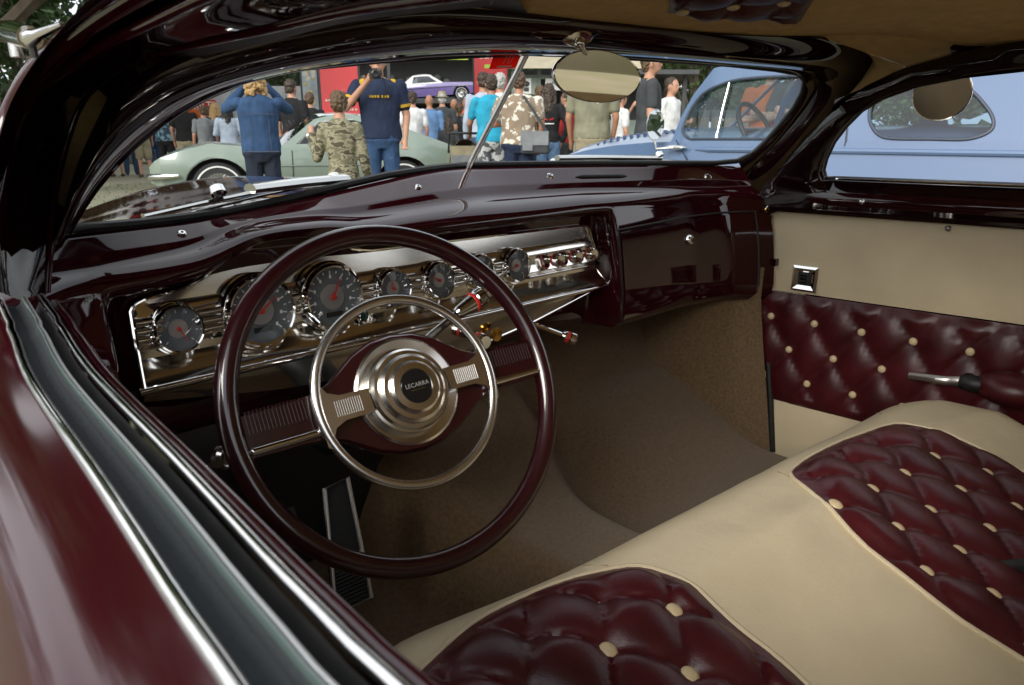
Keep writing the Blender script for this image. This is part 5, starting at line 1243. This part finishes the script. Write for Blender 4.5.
# ---- trees
BARK = mat('tree_bark', (.09, .07, .05), .9, var=.4, vscale=8, bump=.6, bscale=30)
LEAF = [mat('leaf_green', c, .55, var=.35, vscale=1.2, spec=.3) for c in ((.045, .085, .022), (.06, .10, .03), (.032, .062, .02))]
def tree_mesh(seed, h, rad, n=2600, leaf=.16, low=.18):
    rnd = random.Random(seed); tb = MB(); lv = MB()
    tb.tube([(0, 0, 0), (.05*h*.1, 0, h*.25), (.0, .03*h*.1, h*.5), (.1, 0, h*.85)], [h*.026, h*.02, h*.014, h*.004], 9)
    cl = []
    for i in range(26):
        a = rnd.uniform(0, 2*pi); z = h*rnd.uniform(low, .96); k = 1-abs((z/h-.52)/.55)**2; r = rad*max(.2, k)*sqrt(rnd.random())*.95
        c = V((r*cos(a), r*sin(a), z)); cl.append((c, rad*rnd.uniform(.22, .42)))
        if r > .3: tb.tube([(0, 0, max(.15*h, z-.25*h)), c*.5+V((0, 0, (z-.1*h)*.5)), c], [h*.008, h*.005, h*.002], 5)
    for i in range(n):
        c, r = cl[rnd.randrange(len(cl))]; d = V((rnd.gauss(0, 1), rnd.gauss(0, 1), rnd.gauss(0, .8))).normalized()*r*rnd.random()**.4
        p = c+d; e1 = V((rnd.gauss(0, 1), rnd.gauss(0, 1), rnd.gauss(0, 1))).normalized(); e2 = e1.cross(V((rnd.gauss(0, 1), rnd.gauss(0, 1), rnd.gauss(0, 1)))).normalized()
        s = leaf*rnd.uniform(.6, 1.4); lv.add([p-e1*s, p+e2*s*.45, p+e1*s, p-e2*s*.45], [(0, 1, 2, 3)])
    return tb, lv
protos = []
for i in range(3):
    tb, lv = tree_mesh(20+i, 9.0, 3.4, 8500, .14, .3)
    T = thing('broadleaf_tree', '', 'tree'); a = tb.build('trunk', BARK, T); b = lv.build('crown', LEAF[i], T, smooth=False); protos.append((T, a, b))
spots = [(-15, 150, 15.5, 1.6, 0, 'dense dark broadleaf tree close behind the door frame at the far edge of the lot'), (-130, 150, 18, 1.75, 1, 'tall broadleaf tree half hidden by the thick door pillar'), (60, 150, 34, 1.6, 2, 'dark green tree rising over the crowd edge beside the door pillar'),
         (150, 150, 40, 0.74, 0, 'broad tree far behind the pale trailer'), (245, 150, 38, 0.68, 1, 'tree rising between the pale trailer and the flowered poster'), (290, 150, 34, 0.62, 2, 'dark tree directly behind the flowered poster'),
         (360, 150, 56, 0.81, 0, 'tree crown above the dark shed behind the red banner'), (520, 150, 48, 0.74, 1, 'tree above the beige awning of the booth'), (610, 150, 30, 0.62, 2, 'tree over the dark stall roof'),
         (690, 150, 26, .9, 0, 'green tree behind the timber fence over the blue car hood'), (730, 150, 30, 0.68, 1, 'tree behind the roof of the blue car'), (800, 150, 27, 0.62, 2, 'tree behind the windows of the blue car'), (900, 150, 30, 0.68, 0, 'tree beyond the blue car rear quarter'), (1010, 150, 32, 0.74, 1, 'tree beyond the tail of the blue car'), (-160, 150, 26, 1.3, 2, 'tree standing ahead of the car beyond the hood')]
for i, (u, v, D, sc, k, lb) in enumerate(spots):
    p = atd(u, v, D); src = protos[k]
    if not src[0]['label']: T, parts = src[0], None
    else:
        T = src[0].copy(); COL.objects.link(T)
        for ch in src[1:]: c = ch.copy(); COL.objects.link(c); c.parent = T
    T.location = (p.x, p.y, 0); T.scale = (sc, sc, sc); T.rotation_euler = (0, 0, i*1.3); T['label'] = lb; T['category'] = 'tree'; T['group'] = 'trees round the show field'
for i, (u, D, sc, lb) in enumerate(((30, 27, 1.0, 'leafy green bush tree low at the edge of the lot beside the crowd'), (-55, 23, 1.05, 'leafy bush tree under the chrome clamp mirror'), (-150, 20, 1.0, 'leafy bush tree standing furthest from the crowd'))):
    if i == 0:
        tb, lv = tree_mesh(31, 6.5, 2.3, 8000, .12, .06); BT_ = thing('bush_tree', lb, 'tree'); bt = tb.build('trunk', BARK, BT_); bc = lv.build('crown', LEAF[0], BT_, smooth=False); T = BT_
    else:
        T = BT_.copy(); COL.objects.link(T)
        for ch in (bt, bc): c = ch.copy(); COL.objects.link(c); c.parent = T
    p = atd(u, 150, D); T.location = (p.x, p.y, 0); T.scale = (sc, sc, sc); T.rotation_euler = (0, 0, i*2.1); T['label'] = lb; T['group'] = 'trees round the show field'
# ---- far wood ring and ground
rnd = random.Random(9); fw = MB()
for i in range(150):
    a = 2*pi*i/150+rnd.uniform(-.02, .02); d = rnd.uniform(75, 95); h = rnd.uniform(8, 15); c = V((d*sin(a), d*cos(a), 0))
    for k in range(70):
        q = c+V((rnd.gauss(0, 2.4), rnd.gauss(0, 2.4), h*rnd.random()**.8)); e1 = V((rnd.gauss(0, 1), rnd.gauss(0, 1), rnd.gauss(0, 1))).normalized(); e2 = e1.cross(V((0.3, .5, 1))).normalized(); s = rnd.uniform(.5, 1.3)
        fw.add([q-e1*s, q+e2*s*.6, q+e1*s, q-e2*s*.6], [(0, 1, 2, 3)])
o = fw.build('far_wood', LEAF[2], smooth=False); o['kind'] = 'stuff'; o['label'] = 'far ring of woodland round the field'
gm = mat('worn_gravel_grass', (.23, .205, .155), 1, var=.45, vscale=1.1, col2=(.16, .165, .085), bump=1, bscale=60, detail=12)
rows = [[(x, y, 0) for y in [-400+20*j for j in range(41)]] for x in [-400+20*i for i in range(41)]]
o = MB().grid(rows, flip=False).build('ground', gm); o['kind'] = 'structure'
rnd = random.Random(2); gb = MB()
for i in range(9000):
    a = R(45)+rnd.uniform(-.75, .75); d = 4+14*rnd.random(); x, y = CAM.x+d*sin(a), d*cos(a); s = rnd.uniform(.02, .06); b = rnd.uniform(0, 6.3)
    gb.add([(x-s*.2*cos(b), y-s*.2*sin(b), .0), (x+s*.2*cos(b), y+s*.2*sin(b), 0), (x+rnd.gauss(0, .02), y+rnd.gauss(0, .02), s)], [(0, 1, 2)])
o = gb.build('short_grass', LEAF[1], smooth=False); o['kind'] = 'stuff'; o['label'] = 'short sparse grass on the gravel lot'
